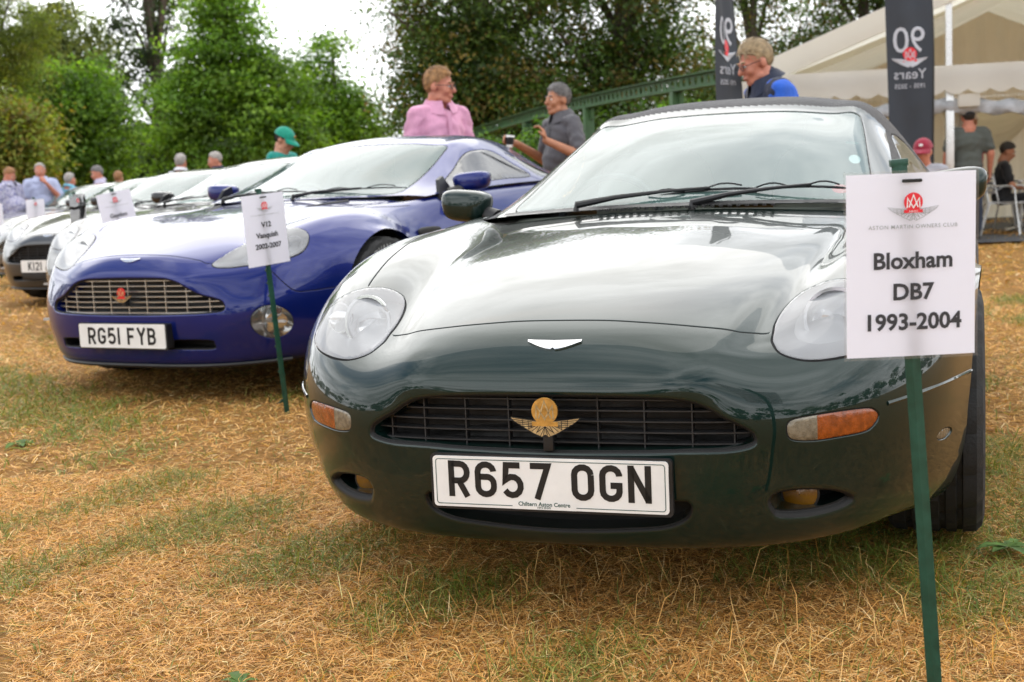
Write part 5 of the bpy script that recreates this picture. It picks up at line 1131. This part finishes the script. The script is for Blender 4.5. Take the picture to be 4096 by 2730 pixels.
tree('mid-green tree between the willow-like tree and the dark conifer', -11.4, 35, [(0, 0, 3.7, 1.15, 1.1, 1.0), (.4, 0, 2.6, 1.1, 1.1, 1.2), (-.5, 0, 2.4, 1.1, 1.0, 1.2)], 18000, .10, BRI, 3, .16, shell=.5)
tree('orange-tinged small tree at the left behind the man in pale blue', -11.1, 29, [(0, 0, 1.9, 1.0, 1.0, 1.2), (.2, 0, 2.7, .7, .7, .7)], 11000, .085, [(.12, .125, .022), (.15, .11, .025), (.09, .12, .02)], 4, .12)
tree('tall dark conifer with a bare trunk and sparse branches', -11.0, 42, [(.2*((k*7) % 3-1), .2*((k*5) % 3-1), 1.6+k*.82, max(.5, 2.1-k*.11), 1.6-k*.08, .34) for k in range(12)], 15000, .10, [(.030, .048, .022), (.022, .038, .018), (.04, .055, .025)], 5, .26, name='conifer_tree', shell=.25, clump=.36, holes=.25)
tree('large bright green tree left of centre behind the cars', -6.2, 30, [(0, 0, 2.0, 1.75, 1.5, 1.1), (-.6, 0, 3.0, 1.1, 1.1, .9), (.55, 0, 3.3, 1.15, 1.1, .95), (0, 0, 4.3, 1.05, 1.0, .9), (-.1, 0, 5.3, .65, .65, .7), (.9, 0, 2.4, 1.0, 1.0, 1.0)], 38000, .085, BRI, 6, .18, flat=.35, clump=.40, shell=.4)
tree('smaller bright green tree beside the gap of white sky', -4.25, 33, [(0, 0, 2.1, .95, .9, .9), (.1, 0, 3.2, .8, .7, .75), (-.1, 0, 4.4, .5, .4, .55), (.45, 0, 2.5, .85, .7, .9), (-.45, 0, 3.6, .45, .4, .5)], 16000, .085, BRI, 7, .14, flat=.4, shell=.42, holes=.12)
for k, (x, y, r, z, lab) in enumerate(((-9.4, 44, 2.3, 2.1, 'dark shrub under the conifer'), (-6.4, 43, 2.2, 1.9, 'dark shrub behind the large bright green tree'), (-12.9, 41, 2.3, 2.0, 'dark shrub behind the mid-green tree at left'), (-3.2, 46, 1.9, 1.6, 'low shrub below the gap of white sky'))):
    tree(lab, x, y, [(0, 0, z*.7, r, r*.8, z*.8), (r*.5, 0, z*.6, r*.7, r*.6, z*.6)], 13000, .11, DRK if k < 3 else PALE, 20+k, .1, name='shrub', group='shrubs behind the cars', shell=.3)
tree('big dark oak-like tree overhanging right of the white sky', -.35, 25, [(0, 0, 4.6, 1.75, 1.6, 1.8), (-.55, 0, 3.0, 1.45, 1.4, 1.3), (.4, 0, 2.2, 1.5, 1.2, 1.2), (-.6, 0, 6.2, 1.5, 1.4, 1.4)], 44000, .068, OAK, 8, .3, shell=.4, clump=.38)
tree('big dark tree behind the green girder, right of centre', 2.35, 26, [(0, 0, 4.4, 1.7, 1.6, 1.7), (-.9, 0, 2.6, 1.5, 1.3, 1.4), (.8, 0, 2.8, 1.5, 1.3, 1.4), (.2, 0, 6.2, 1.8, 1.5, 1.4)], 44000, .068, OAK, 9, .3, shell=.4, clump=.38, holes=.05)
tree('thin-leaved tree with sky showing through, behind the marquee roof', 5.5, 29, [(0, 0, 3.6, 1.4, 1.4, 1.5), (-.9, 0, 2.6, 1.1, 1.0, 1.2), (.9, 0, 2.9, 1.1, 1.0, 1.3), (0, 0, 5.3, 1.3, 1.2, 1.2)], 17000, .07, OAK, 10, .22, shell=.35, holes=.42)
tree('dark tree behind the marquee roof beside the right banner', 8.4, 30, [(0, 0, 4.4, 1.7, 1.4, 1.8), (-.9, 0, 3.2, 1.3, 1.2, 1.4), (.4, 0, 6.0, 1.5, 1.4, 1.4)], 20000, .08, OAK, 11, .25, shell=.4, holes=.12)
for k, (x, y, r, z, lab) in enumerate(((-.35, 19.5, .75, 1.55, 'leafy shrub below the far end of the green girder'), (.75, 18.4, .8, 1.55, 'leafy shrub behind the man in dark grey'), (1.9, 17.6, .9, 1.7, 'leafy shrub under the green girder left of the banner'), (3.1, 18.6, .9, 1.9, 'leafy shrub beside the marquee corner'))):
    tree(lab, x, y, [(0, 0, z*.55, r, r*.8, z*.55), (r*.4, 0, z*.7, r*.6, r*.6, z*.35)], 9000, .06, [(.04, .085, .014), (.06, .115, .018), (.028, .055, .012)], 30+k, .05, name='shrub', group='shrubs below the girder', shell=.35, clump=.24)
rng = np.random.default_rng(77)
far = foliage('wood', [(x, 52+3*math.sin(x), 1.5+.5*math.sin(x*1.7), 2.6, 2.0, 1.7) for x in np.arange(-26, 16, 2.6)], 9000, .30, DRK, rng, None, shell=.2); far['kind'] = 'stuff'; far['label'] = 'far dark wood closing the field'
rng = np.random.default_rng(78)
bk = [(x, -26+4*math.sin(x*.7), 2.6+1.2*math.sin(x*.9+1), 4.0, 3.0, 3.6+1.2*math.sin(x*.9+1)) for x in np.arange(-46, 50, 5.0)]
bk += [(34+2*math.sin(y), y, 3, 3.5, 4, 3.4) for y in np.arange(-18, 44, 6.)]+[(-38+2*math.sin(y), y, 3, 3.5, 4, 3.6) for y in np.arange(-18, 60, 6.)]
w2_ = foliage('wood', bk, 15000, .60, OAK, rng, None, shell=.2, clump=.9); w2_['kind'] = 'stuff'; w2_['label'] = 'wood round the other sides of the field'

# ------------------------------------------------------------------ green girder
pm('girder_green', (.035, .095, .030), .55, var=.35, vscale=5, bump=.1, bscale=40)
g0, g1 = Vector((-.60, 23.6, 0)), Vector((2.43, 12.1, 0)); gd = (g1-g0).normalized(); gl = (g1-g0).length; gn = Vector((-gd.y, gd.x, 0))
gr_ = empty('footbridge_girder', g0); tag(gr_, 'green steel girder with a row of round holes running behind the men', 'girder')
def gp(a, b, z): return gd*a+gn*b+Vector((0, 0, z+.085*math.sin(math.pi*min(1, max(0, a/gl)))-.03))
mb = MB(); cell = .16; nh = int(gl/cell)
for k in range(nh):
    a0 = k*cell; ring = [(a0+cell/2+.042*math.cos(t), 1.955+.042*math.sin(t)) for t in np.linspace(math.pi/4, math.pi/4+2*math.pi, 17)[:-1]]
    sq = []
    for t in np.linspace(math.pi/4, math.pi/4+2*math.pi, 17)[:-1]:
        c_, s_ = math.cos(t), math.sin(t); q = 1/max(abs(c_), abs(s_)); sq.append((a0+cell/2+c_*q*cell/2, 1.955+s_*q*.065))
    for yy in (-.006, .006):
        V = [gp(a, yy, z) for a, z in sq]+[gp(a, yy, z) for a, z in ring]; mb.add(V, [(i, (i+1) % 16, (i+1) % 16+16, i+16) for i in range(16)])
    mb.add([gp(a, -.006, z) for a, z in ring]+[gp(a, .006, z) for a, z in ring], [(i, (i+1) % 16, (i+1) % 16+16, i+16) for i in range(16)])
web = mb.build('girder_web', 'girder_green', gr_, False)
for nm, z in (('top_flange', 2.026), ('bottom_flange', 1.884)):
    V = [gp(a, w_, z+h) for a in np.linspace(0, gl, 17) for h, w_ in ((-.006, -.06), (-.006, .06), (.006, .06), (.006, -.06))]
    MB().add(V, [(4*i_+j_, 4*i_+(j_+1) % 4, 4*i_+4+(j_+1) % 4, 4*i_+4+j_) for i_ in range(16) for j_ in range(4)]+[(0, 1, 2, 3), (67, 66, 65, 64)]).build(nm, 'girder_green', gr_, False)
for y in (19.9, 17.05, 14.15):
    t = (y-g0.y)/gd.y; c_ = gp(t, 0, .94); MB().box(c_, (.10, .13, 1.87), Matrix.Rotation(math.atan2(gd.y, gd.x), 3, 'Z'), bev=.008).build('girder_post', 'girder_green', gr_)
    MB().box(gp(t, .03, 1.80), (.16, .05, .14), Matrix.Rotation(math.atan2(gd.y, gd.x), 3, 'Z')).build('post_bracket', 'girder_green', gr_, False)

# ------------------------------------------------------------------ banners
pm('banner_cloth', (.035, .042, .055), .75, var=.25, vscale=3, bump=.25, bscale=6)
pm('banner_print', (.50, .52, .58), .7)
def banner(label, x, y, yaw, w_, h, curve, seed, logo_z):
    root = empty('feather_banner', (x, y, 0), yaw); tag(root, label, 'banner', 'dark feather banners seen from behind')
    wav = lambda a, b: .05*math.sin(b*2.2+seed)*a/w_+.012*math.sin(a*20+b*3+seed)
    edge = lambda b: curve*max(0, b-.6)**2
    P = [[(a-edge(b)*0+(-.5*curve*(b-1.2)), wav(a, b), b) for a in np.linspace(0, w_*(1 if b < h-.5 else max(.1, math.sqrt(max(0, (h-b)/.5)))), 9)] for b in np.linspace(.28, h, 40)]
    MB().grid(P).build('banner_cloth', 'banner_cloth', root)
    px = lambda b: w_+.012-.5*curve*(b-1.2)
    MB().tube([(px(b) if b < h-.3 else px(b)-(b-h+.3)*1.2, wav(w_, b)+.004, b) for b in np.linspace(0, h+.02, 18)], .011, 8).build('banner_pole', 'black_plastic', root)
    MB().tube([(px(0)-.25, 0, .02), (px(0)+.25, 0, .02)], .014, 8).tube([(px(0), -.25, .02), (px(0), .25, .02)], .014, 8).build('banner_base', 'steel', root)
    f = lambda a, b, c: (w_*.50+a-.5*curve*(logo_z+b-1.2), wav(w_*.50+a, logo_z+b)-.004-c, logo_z+b)
    s = w_*.150
    club_emblem(root, lambda a, b, c: f(a, b, c), s, 0., solid='banner_print', letter='banner_print', lift=.002, text=False)
    mb = MB(); V, F = text_mesh('90', s*5.4, .0, mirror=True); mb.add([f(a*.92, b+s*.30, .0015) for a, b in V], F); mb.build('banner_figures', 'banner_print', root, False)
    mb = MB(); V, F = text_mesh('Years', s*2.1, .0, mirror=True); mb.add([f(a, b-s*3.6, .003) for a, b in V], F); mb.build('banner_lettering', 'banner_print', root, False); mb = MB(); V, F = text_mesh('1935 - 2025', s*.95, .0, mirror=True); mb.add([f(a, b-s*5.0, .003) for a, b in V], F); mb.build('banner_lettering', 'banner_print', root, False)
    return root
banner('dark feather banner on the right, its mirrored 90 Years print facing us', 4.02, 13.6, .02, .46, 4.3, .035, 0., 2.13)
banner('narrow dark feather banner turned edgewise, behind the fair-haired man', 1.97, 12.0, .95, .46, 4.3, -.03, 2., 2.15)

# ------------------------------------------------------------------ marquee
pm('tent_white', (.78, .76, .72), .6, var=.06, vscale=2, bump=.2, bscale=5)
pm('tent_lining', (.74, .66, .48), .8, var=.08, vscale=3)
pm('tent_lining_pale', (.74, .68, .56), .8, var=.06, vscale=3)
pm('tent_grey', (.38, .40, .43), .45, var=.3, vscale=6, bump=.5, bscale=12)
for _n in ('tent_white', 'tent_lining', 'tent_lining_pale'):      # canvas lets daylight through
    _t = MAT[_n].node_tree; _p = _t.nodes['Principled BSDF']; _o = _t.nodes['Material Output']; _tr = nd(_t, 'ShaderNodeBsdfTranslucent'); _tr.inputs[0].default_value = (.86, .83, .74, 1); _m = nd(_t, 'ShaderNodeMixShader', i_0=.5); _t.links.new(_p.outputs[0], _m.inputs[1]); _t.links.new(_tr.outputs[0], _m.inputs[2]); _t.links.new(_m.outputs[0], _o.inputs[0])
pm('matting', (.075, .078, .085), .9, var=.25, vscale=6, bump=.3, bscale=80)
TR = -.17
tent = empty('marquee', (3.02, 17.0, 0), TR); tag(tent, 'white open-ended marquee with ruched ivory lining and scalloped valance', 'marquee')
TW, TD, EZ, AP = 9.0, 12.0, 2.20, 3.95
def slope(x): return EZ+(AP-EZ)*(1-abs(x-TW/2)/(TW/2))
for x0, x1 in ((-.12, TW/2), (TW/2, TW+.12)):
    for j in range(4):
        y0, y1 = -.1+j*3.03, -.1+(j+1)*3.03-.01
        MB().grid([[(x, y, slope(x)+.05-.05*math.sin(math.pi*(y-y0)/(y1-y0))*math.sin(math.pi*abs(x-x0)/abs(x1-x0))) for x in np.linspace(x0, x1, 9)] for y in np.linspace(y0, y1, 9)]).build('roof_panel', 'tent_white', tent)
for x0, x1 in ((0.02, TW/2), (TW/2, TW-.02)):      # ruched lining under the roof
    MB().grid([[(x, y, slope(x)-.16-.12*abs(math.sin(y*4.2))-.02*math.sin(y*31+x)-.22*math.sin(math.pi*abs(x-x0)/abs(x1-x0))*.5) for x in np.linspace(x0, x1, 13)] for y in np.linspace(.25, TD-.1, 150)]).build('roof_lining', 'tent_lining', tent)
for sx in (0, 1):
    a, b = (-.12, TW/2) if sx == 0 else (TW+.12, TW/2)
    MB().grid([[(x, -.10+dy, slope(x)+dz) for x in np.linspace(a, b, 12)] for dy, dz in ((.02, .055), (0, .05), (-.006, -.12), (.0, -.24), (.05, -.25))]).build('gable_edge', 'tent_white', tent)
    MB().tube([(x, .12, slope(x)-.13) for x in np.linspace(a, b, 6)], .045, 8).build('gable_rafter', 'aluminium', tent)
def valance(f, L_, n, z0, drop):
    rows = [[], [], []]
    for k in range(n*10+1):
        u = k/10; s = u/n*L_; sc = .055*abs(math.sin(math.pi*u)); w_ = .012*math.sin(u*2.1)
        rows[0].append(f(s, w_*.3, z0)); rows[1].append(f(s, w_, z0-drop*.6)); rows[2].append(f(s, w_*1.5, z0-drop+.055-sc))
    return MB().grid(rows).build('valance', 'tent_white', tent)
valance(lambda s, d, z: (s-.1, -.13+d, z), TW+.2, 34, EZ+.02, .36); valance(lambda s, d, z: (-.13+d, s-.1, z), TD, 44, EZ+.02, .36)
MB().box((TW/2, -.02, EZ-.05), (TW, .09, .12)).build('eave_beam', 'aluminium', tent, False)
MB().grid([[(x, .02+.05*math.sin(t)+.02*math.sin(x*9), EZ-.46+.09*math.cos(t)-.07*abs(math.sin(x*1.25))+.02*math.sin(x*17+t*2)) for x in np.linspace(.1, TW-.1, 120)] for t in np.linspace(0, 2*math.pi, 9)]).build('rolled_wall', 'tent_grey', tent)
for x in (.0, 2.68, 6.0, TW):
    MB().box((x, .02, EZ/2), (.10, .10, EZ), bev=.01).build('tent_leg', 'aluminium' if x else 'aluminium', tent)
    if 0 < x < TW: MB().box((x+.0, .06, (EZ+slope(x))/2), (.075, .06, slope(x)-EZ-.02)).build('gable_post', 'aluminium', tent, False)
for y in (3, 6, 9, 12):
    for x in (0, TW): MB().box((x, y, EZ/2), (.1, .1, EZ)).build('tent_leg', 'aluminium', tent, False)
MB().box((2.90, -.05, EZ-.42), (.26, .12, .16), bev=.01).build('heater_box', 'tent_white', tent)
def curtain(x0, x1, y, z1, mat, tie=None, name='curtain'):
    rows = []
    for z in np.linspace(0.03, z1, 16):
        t = z/z1; nar = 1 if tie is None else (1-.72*math.exp(-((z-tie)/.38)**2))
        rows.append([(x0+(x1-x0)*(u*nar), y+.05*math.sin(u*(x1-x0)*26)+.02*math.sin(u*50), z) for u in np.linspace(0, 1, 40)])
    return MB().grid(rows).build(name, mat, tent)
curtain(2.74, 3.02, .12, EZ-.4, 'tent_lining_pale', tie=.95); curtain(.05, 1.0, .12, EZ-.4, 'tent_lining_pale', tie=.95)
P = [[(x, 7.6+.05*math.sin(x*17), z) for x in np.linspace(0, TW, 160)] for z in np.linspace(0, EZ, 3)]; MB().grid(P).build('back_wall', 'tent_lining', tent)
P = [[(.06+.04*math.sin(y*17), y, z) for y in np.linspace(.2, 7.6, 120)] for z in np.linspace(0, EZ, 3)]; MB().grid(P).build('side_wall', 'tent_lining_pale', tent)
MB().grid([[(x, 7.55+.05*math.sin(x*17), EZ+(slope(x)-EZ)*t) for x in np.linspace(0.05, TW-.05, 160)] for t in (0, .5, 1)]).build('gable_lining', 'tent_lining_pale', tent)
for k in range(5):     # swags along the back wall
    x0, x1 = .2+k*1.75, .2+(k+1)*1.75
    MB().grid([[(x0+(x1-x0)*u, 7.45-.12*math.sin(t), EZ-.05-(.20+.55*t/math.pi)*math.sin(math.pi*u)-.18*t/math.pi+.02*math.sin(t*9)) for u in np.linspace(0, 1, 14)] for t in np.linspace(0, math.pi, 20)]).build('swag', 'tent_lining', tent)
mt = mesh('tent_matting', [Matrix.Rotation(TR, 3, 'Z') @ Vector(p)+Vector((3.02, 17.0, .006)) for p in ((.6, -.35, 0), (TW+4, -.35, 0), (TW+4, 8, 0), (.6, 8, 0))], [(0, 1, 2, 3)], 'matting'); mt['kind'] = 'structure'
def chair(label, x, y, rz):
    root = empty('bistro_chair', (x, y, .006), rz); tag(root, label, 'chair', 'aluminium chairs at the marquee')
    for s in (-1, 1):
        MB().tube([(s*.25, -.25, 0), (s*.23, -.19, .42), (s*.235, -.18, .62), (s*.24, -.14, .66), (s*.24, .10, .66), (s*.22, .21, .60)], .0125, 8).build('chair_arm_leg', 'aluminium', root)
        MB().tube([(s*.25, .27, 0), (s*.20, .17, .42), (s*.205, .21, .60), (s*.20, .25, .82)], .0125, 8).build('rear_leg', 'aluminium', root)
    MB().tube([(-.20, .25, .82), (-.12, .28, .84), (.12, .28, .84), (.20, .25, .82)], .0125, 8).build('top_rail', 'aluminium', root)
    MB().tube([(-.22, -.18, .43), (.22, -.18, .43), (.21, .18, .43), (-.21, .18, .43)], .012, 8, closed=True).build('seat_rail', 'aluminium', root)
    for k in range(8): MB().box((0, -.15+k*.043, .44), (.42, .034, .006)).build('seat_slat', 'aluminium', root, False)
    for k in range(4): MB().box((0, .215+.012*k, .58+k*.062), (.40, .006, .042)).build('back_slat', 'aluminium', root, False)
    return root
chair('aluminium chair under the man in black at the marquee edge', 6.92, 18.2, 75*math.pi/180)
chair('aluminium chair nearest the convertible\'s right mirror, beside the matting edge', 6.85, 17.75, .9)
chair('aluminium chair at the right edge in front of the seated person in maroon', 7.55, 18.15, 2.6)
chair('aluminium chair under the person in maroon', 7.85, 18.9, -80*math.pi/180)
chair('aluminium chair under the seated man in the maroon cap', 4.02, 12.5, -22*math.pi/180)
chair('aluminium chair under the person in dark red left of the banner', 5.62, 19.3, -10*math.pi/180)
tb = empty('round_table', (7.35, 18.55, .006)); tag(tb, 'round aluminium table between the seated people in the marquee', 'table')
MB().lathe([(.001, .735), (.33, .735), (.345, .725), (.345, .705), (.33, .70), (.001, .70)], 32).build('table_top', 'aluminium', tb)
MB().tube([(0, 0, .03), (0, 0, .70)], .03, 10).build('table_column', 'aluminium', tb)
for a in range(4): MB().tube([(0, 0, .06), (.28*math.cos(a*math.pi/2+.4), .28*math.sin(a*math.pi/2+.4), .02)], .018, 8).build('table_foot', 'aluminium', tb)
# ------------------------------------------------------------------ ground and grass
def patch(x, y):
    """0..1 greenness of the turf"""
    n = .75*np.exp(-((x+1.0)/.9)**2-((y-3.7)/.9)**2)+.5*np.exp(-((x-1.5)/.5)**2-((y-3.4)/.9)**2)+np.sin(x*1.9+1.3*np.sin(y*1.1))+np.sin(y*2.3-.8*np.sin(x*1.7+.5))+.8*np.sin(x*4.7+y*3.1)+.6*np.sin(x*9.3-y*7.7+1.)
    return sstep(.1, 1.7, n)
g = bpy.data.materials.new('dry_turf'); g.use_nodes = True; t = g.node_tree; p = t.nodes['Principled BSDF']; p.inputs['Roughness'].default_value = .95; p.inputs['Specular IOR Level'].default_value = .15
c = nd(t, 'ShaderNodeTexCoord'); ramp = nd(t, 'ShaderNodeValToRGB'); n_ = nd(t, 'ShaderNodeTexNoise', i_Scale=26.0, i_Detail=9.0, i_Roughness=.72, i_Distortion=.5); t.links.new(c.outputs['Object'], n_.inputs['Vector']); t.links.new(n_.outputs[0], ramp.inputs[0])
e_ = ramp.color_ramp.elements; e_[0].position = .30; e_[0].color = (.10, .048, .015, 1); e_[1].position = .72; e_[1].color = (.56, .31, .105, 1); m_ = e_.new(.5); m_.color = (.34, .175, .052, 1)
n2_ = nd(t, 'ShaderNodeTexNoise', i_Scale=1.1, i_Detail=6.0, i_Roughness=.65); t.links.new(c.outputs['Object'], n2_.inputs['Vector']); mr = nd(t, 'ShaderNodeMapRange', i_1=.55, i_2=.72, i_4=.55); t.links.new(n2_.outputs[0], mr.inputs[0])
mg = nd(t, 'ShaderNodeMix', data_type='RGBA'); t.links.new(mr.outputs[0], mg.inputs[0]); t.links.new(ramp.outputs[0], mg.inputs[6]); mg.inputs[7].default_value = (.11, .12, .03, 1); t.links.new(mg.outputs[2], p.inputs['Base Color'])
b_ = nd(t, 'ShaderNodeBump', i_Strength=.9, i_Distance=.03); n3_ = nd(t, 'ShaderNodeTexNoise', i_Scale=60.0, i_Detail=8.0, i_Roughness=.7); t.links.new(c.outputs['Object'], n3_.inputs['Vector']); t.links.new(n3_.outputs[0], b_.inputs['Height']); t.links.new(b_.outputs[0], p.inputs['Normal']); MAT['dry_turf'] = g
xs = np.concatenate([[-400, -150, -60, -30], np.arange(-16, 14.1, .4), [30, 60, 150, 400]]); ys = np.concatenate([[-300, -100, -30, -8], np.arange(-2, 26.1, .4), [34, 50, 90, 200, 600]])
bump_ = lambda x, y: .012*np.sin(x*2.1+y)+.010*np.sin(y*1.7-x*.6)
MB().grid([[(x, y, float(ground_z(x, y)+(bump_(x, y) if (abs(x) < 15 and -2 < y < 26) else 0)-.012)) for x in xs] for y in ys[::-1]]).build('ground', 'dry_turf', None, True, None)['kind'] = 'structure'
def blades(name, label, n, yr, seed, lmin, lmax, wid, green, lay, xr=None, where=None, straw=True):
    rng = np.random.default_rng(seed); m = int(n*2.2)
    y = np.sqrt(yr[0]**2+rng.random(m)*(yr[1]**2-yr[0]**2)); x = (rng.random(m)*2-1)*.415*y+.0
    if xr: x = xr[0]+rng.random(m)*(xr[1]-xr[0])
    pt = patch(x, y); k = (rng.random(m) < (.05+.95*pt)) if green else (rng.random(m) < (1-.45*pt))
    if where is not None: k &= where(x, y)
    x, y, pt = x[k][:n], y[k][:n], pt[k][:n]; n = len(x)
    z = ground_z(x, y)+.012*np.sin(x*2.1+y)+.010*np.sin(y*1.7-x*.6)-.012
    a = rng.random(n)*2*math.pi; ln = lmin+(lmax-lmin)*rng.random(n)**1.6; el = lay[0]+(lay[1]-lay[0])*rng.random(n)**1.5; curl = rng.normal(size=n)*.5
    d = np.stack([np.cos(a)*np.cos(el), np.sin(a)*np.cos(el), np.sin(el)], 1); d2 = np.stack([np.cos(a+curl)*np.cos(el*.35), np.sin(a+curl)*np.cos(el*.35), np.sin(el*.35)-.12*(1-np.sin(el))], 1)
    P0 = np.stack([x, y, z+rng.random(n)*.012], 1); P1 = P0+d*ln[:, None]*.55; P2 = P1+d2*ln[:, None]*.45; P1[:, 2] = np.maximum(P1[:, 2], z+.004); P2[:, 2] = np.maximum(P2[:, 2], z+.003)
    s = np.stack([-np.sin(a), np.cos(a), rng.normal(size=n)*.5], 1); s /= np.linalg.norm(s, axis=1, keepdims=True); w_ = (wid*(.6+.8*rng.random(n)))[:, None]
    V = np.stack([P0-s*w_, P0+s*w_, P1+s*w_*.85, P1-s*w_*.85, P2], 1).reshape(-1, 3)
    b5 = np.arange(n)*5; loops = np.stack([b5, b5+1, b5+2, b5+3, b5+3, b5+2, b5+4], 1).ravel(); starts = np.stack([np.arange(n)*7, np.arange(n)*7+4], 1).ravel()
    me = bpy.data.meshes.new(name); me.vertices.add(5*n); me.vertices.foreach_set('co', V.astype(np.float32).ravel()); me.loops.add(7*n); me.loops.foreach_set('vertex_index', loops.astype(np.int32)); me.polygons.add(2*n); me.polygons.foreach_set('loop_start', starts.astype(np.int32)); me.update(calc_edges=True)
    if green: C = np.array([(.15, .19, .03), (.20, .225, .04), (.10, .15, .024), (.30, .26, .07)])[rng.choice(4, n, p=[.35, .3, .2, .15])]
    else: C = np.array([(.68, .375, .12), (.80, .51, .20), (.56, .275, .073), (.36, .16, .042), (.86, .64, .34)])[rng.choice(5, n, p=[.33, .25, .22, .12, .08])]
    C = C*(1+.18*rng.normal(size=(n, 1))).clip(.5, 1.5); C = np.repeat(C, 2, 0); at = me.attributes.new('tint', 'FLOAT_COLOR', 'FACE'); at.data.foreach_set('color', np.concatenate([C, np.ones((2*n, 1))], 1).clip(0, 1).astype(np.float32).ravel())
    me.materials.append(MAT['blade']); o = bpy.data.objects.new(name, me); link(o); o['kind'] = 'stuff'; o['label'] = label; return o
blades('dry_grass', 'matted dry straw-coloured grass near the camera', 140000, (1.7, 4.4), 1, .018, .062, .0008, False, (.02, .55))
blades('dry_grass', 'matted dry straw-coloured grass between the cars', 75000, (4.4, 9.5), 2, .025, .07, .0014, False, (.02, .6))
blades('dry_grass', 'dry straw-coloured grass farther off', 30000, (9.5, 26), 3, .04, .10, .006, False, (.05, .7))
blades('green_grass', 'scattered green grass near the camera', 34000, (1.7, 4.4), 4, .025, .08, .0011, True, (.15, 1.1))
blades('green_grass', 'scattered green grass between the cars', 46000, (4.4, 9.5), 5, .03, .09, .0018, True, (.2, 1.1))
blades('green_grass', 'patches of green grass farther off', 9000, (9.5, 26), 6, .03, .09, .004, True, (.2, 1.1))
blades('tall_grass', 'longer uncut stalks under the nose of the convertible', 1500, (2.1, 3.1), 8, .05, .15, .0011, True, (.6, 1.45), xr=(-.35, 1.0), where=lambda x, y: np.random.default_rng(3).random(len(x)) < .8)
blades('tall_grass', 'longer dry stalks under the nose of the convertible', 900, (2.1, 3.2), 9, .05, .16, .0010, False, (.6, 1.45), xr=(-.45, 1.05))
# low rosettes of broad leaves
def rosette(label, x, y, r, n, seed):
    rng = np.random.default_rng(seed); root = empty('weed', (x, y, float(ground_z(x, y))-.004), rng.random()*6); tag(root, label, 'plant', 'broad-leaved weeds in the turf')
    for k in range(n):
        a = 2*math.pi*k/n+rng.normal()*.25; l = r*(.6+.5*rng.random()); rows = []
        for t in np.linspace(0, 1, 7):
            w_ = .19*l*math.sin(math.pi*min(1, t*.92+.05))**.8*(1+.25*math.sin(t*22)); h = l*(.32*t-.30*t*t)+.006; c_ = np.array([math.cos(a), math.sin(a)])*l*t; s_ = np.array([-math.sin(a), math.cos(a)])
            rows.append([(c_[0]+s_[0]*w_*q, c_[1]+s_[1]*w_*q, h+.25*w_*abs(q)) for q in (-1, -.5, 0, .5, 1)])
        MB().grid(rows).build('weed_leaf', 'weed_green', root)
    return root
pm('weed_green', (.075, .135, .028), .7, var=.35, vscale=30, spec=.2)
for k, (x, y, r, n, lab) in enumerate(((-.57, 2.47, .085, 7, 'small weed rosette on the dry grass left of centre'), (.62, 2.05, .09, 8, 'weed rosette beside the near sign stake'), (.44, 2.02, .08, 7, 'weed rosette at the bottom edge right of centre'), (-1.30, 3.95, .10, 9, 'grey-green weed rosette on the turf between the two front cars'), (1.22, 3.15, .12, 10, 'weed rosette beside the right front tyre'), (1.30, 2.75, .10, 9, 'weed rosette at the right edge below the tyre'), (-1.95, 5.0, .12, 9, 'bright weed rosette left of the stake of the Vanquish sign'))):
    rosette(lab, x, y, r*.66, n, 50+k)
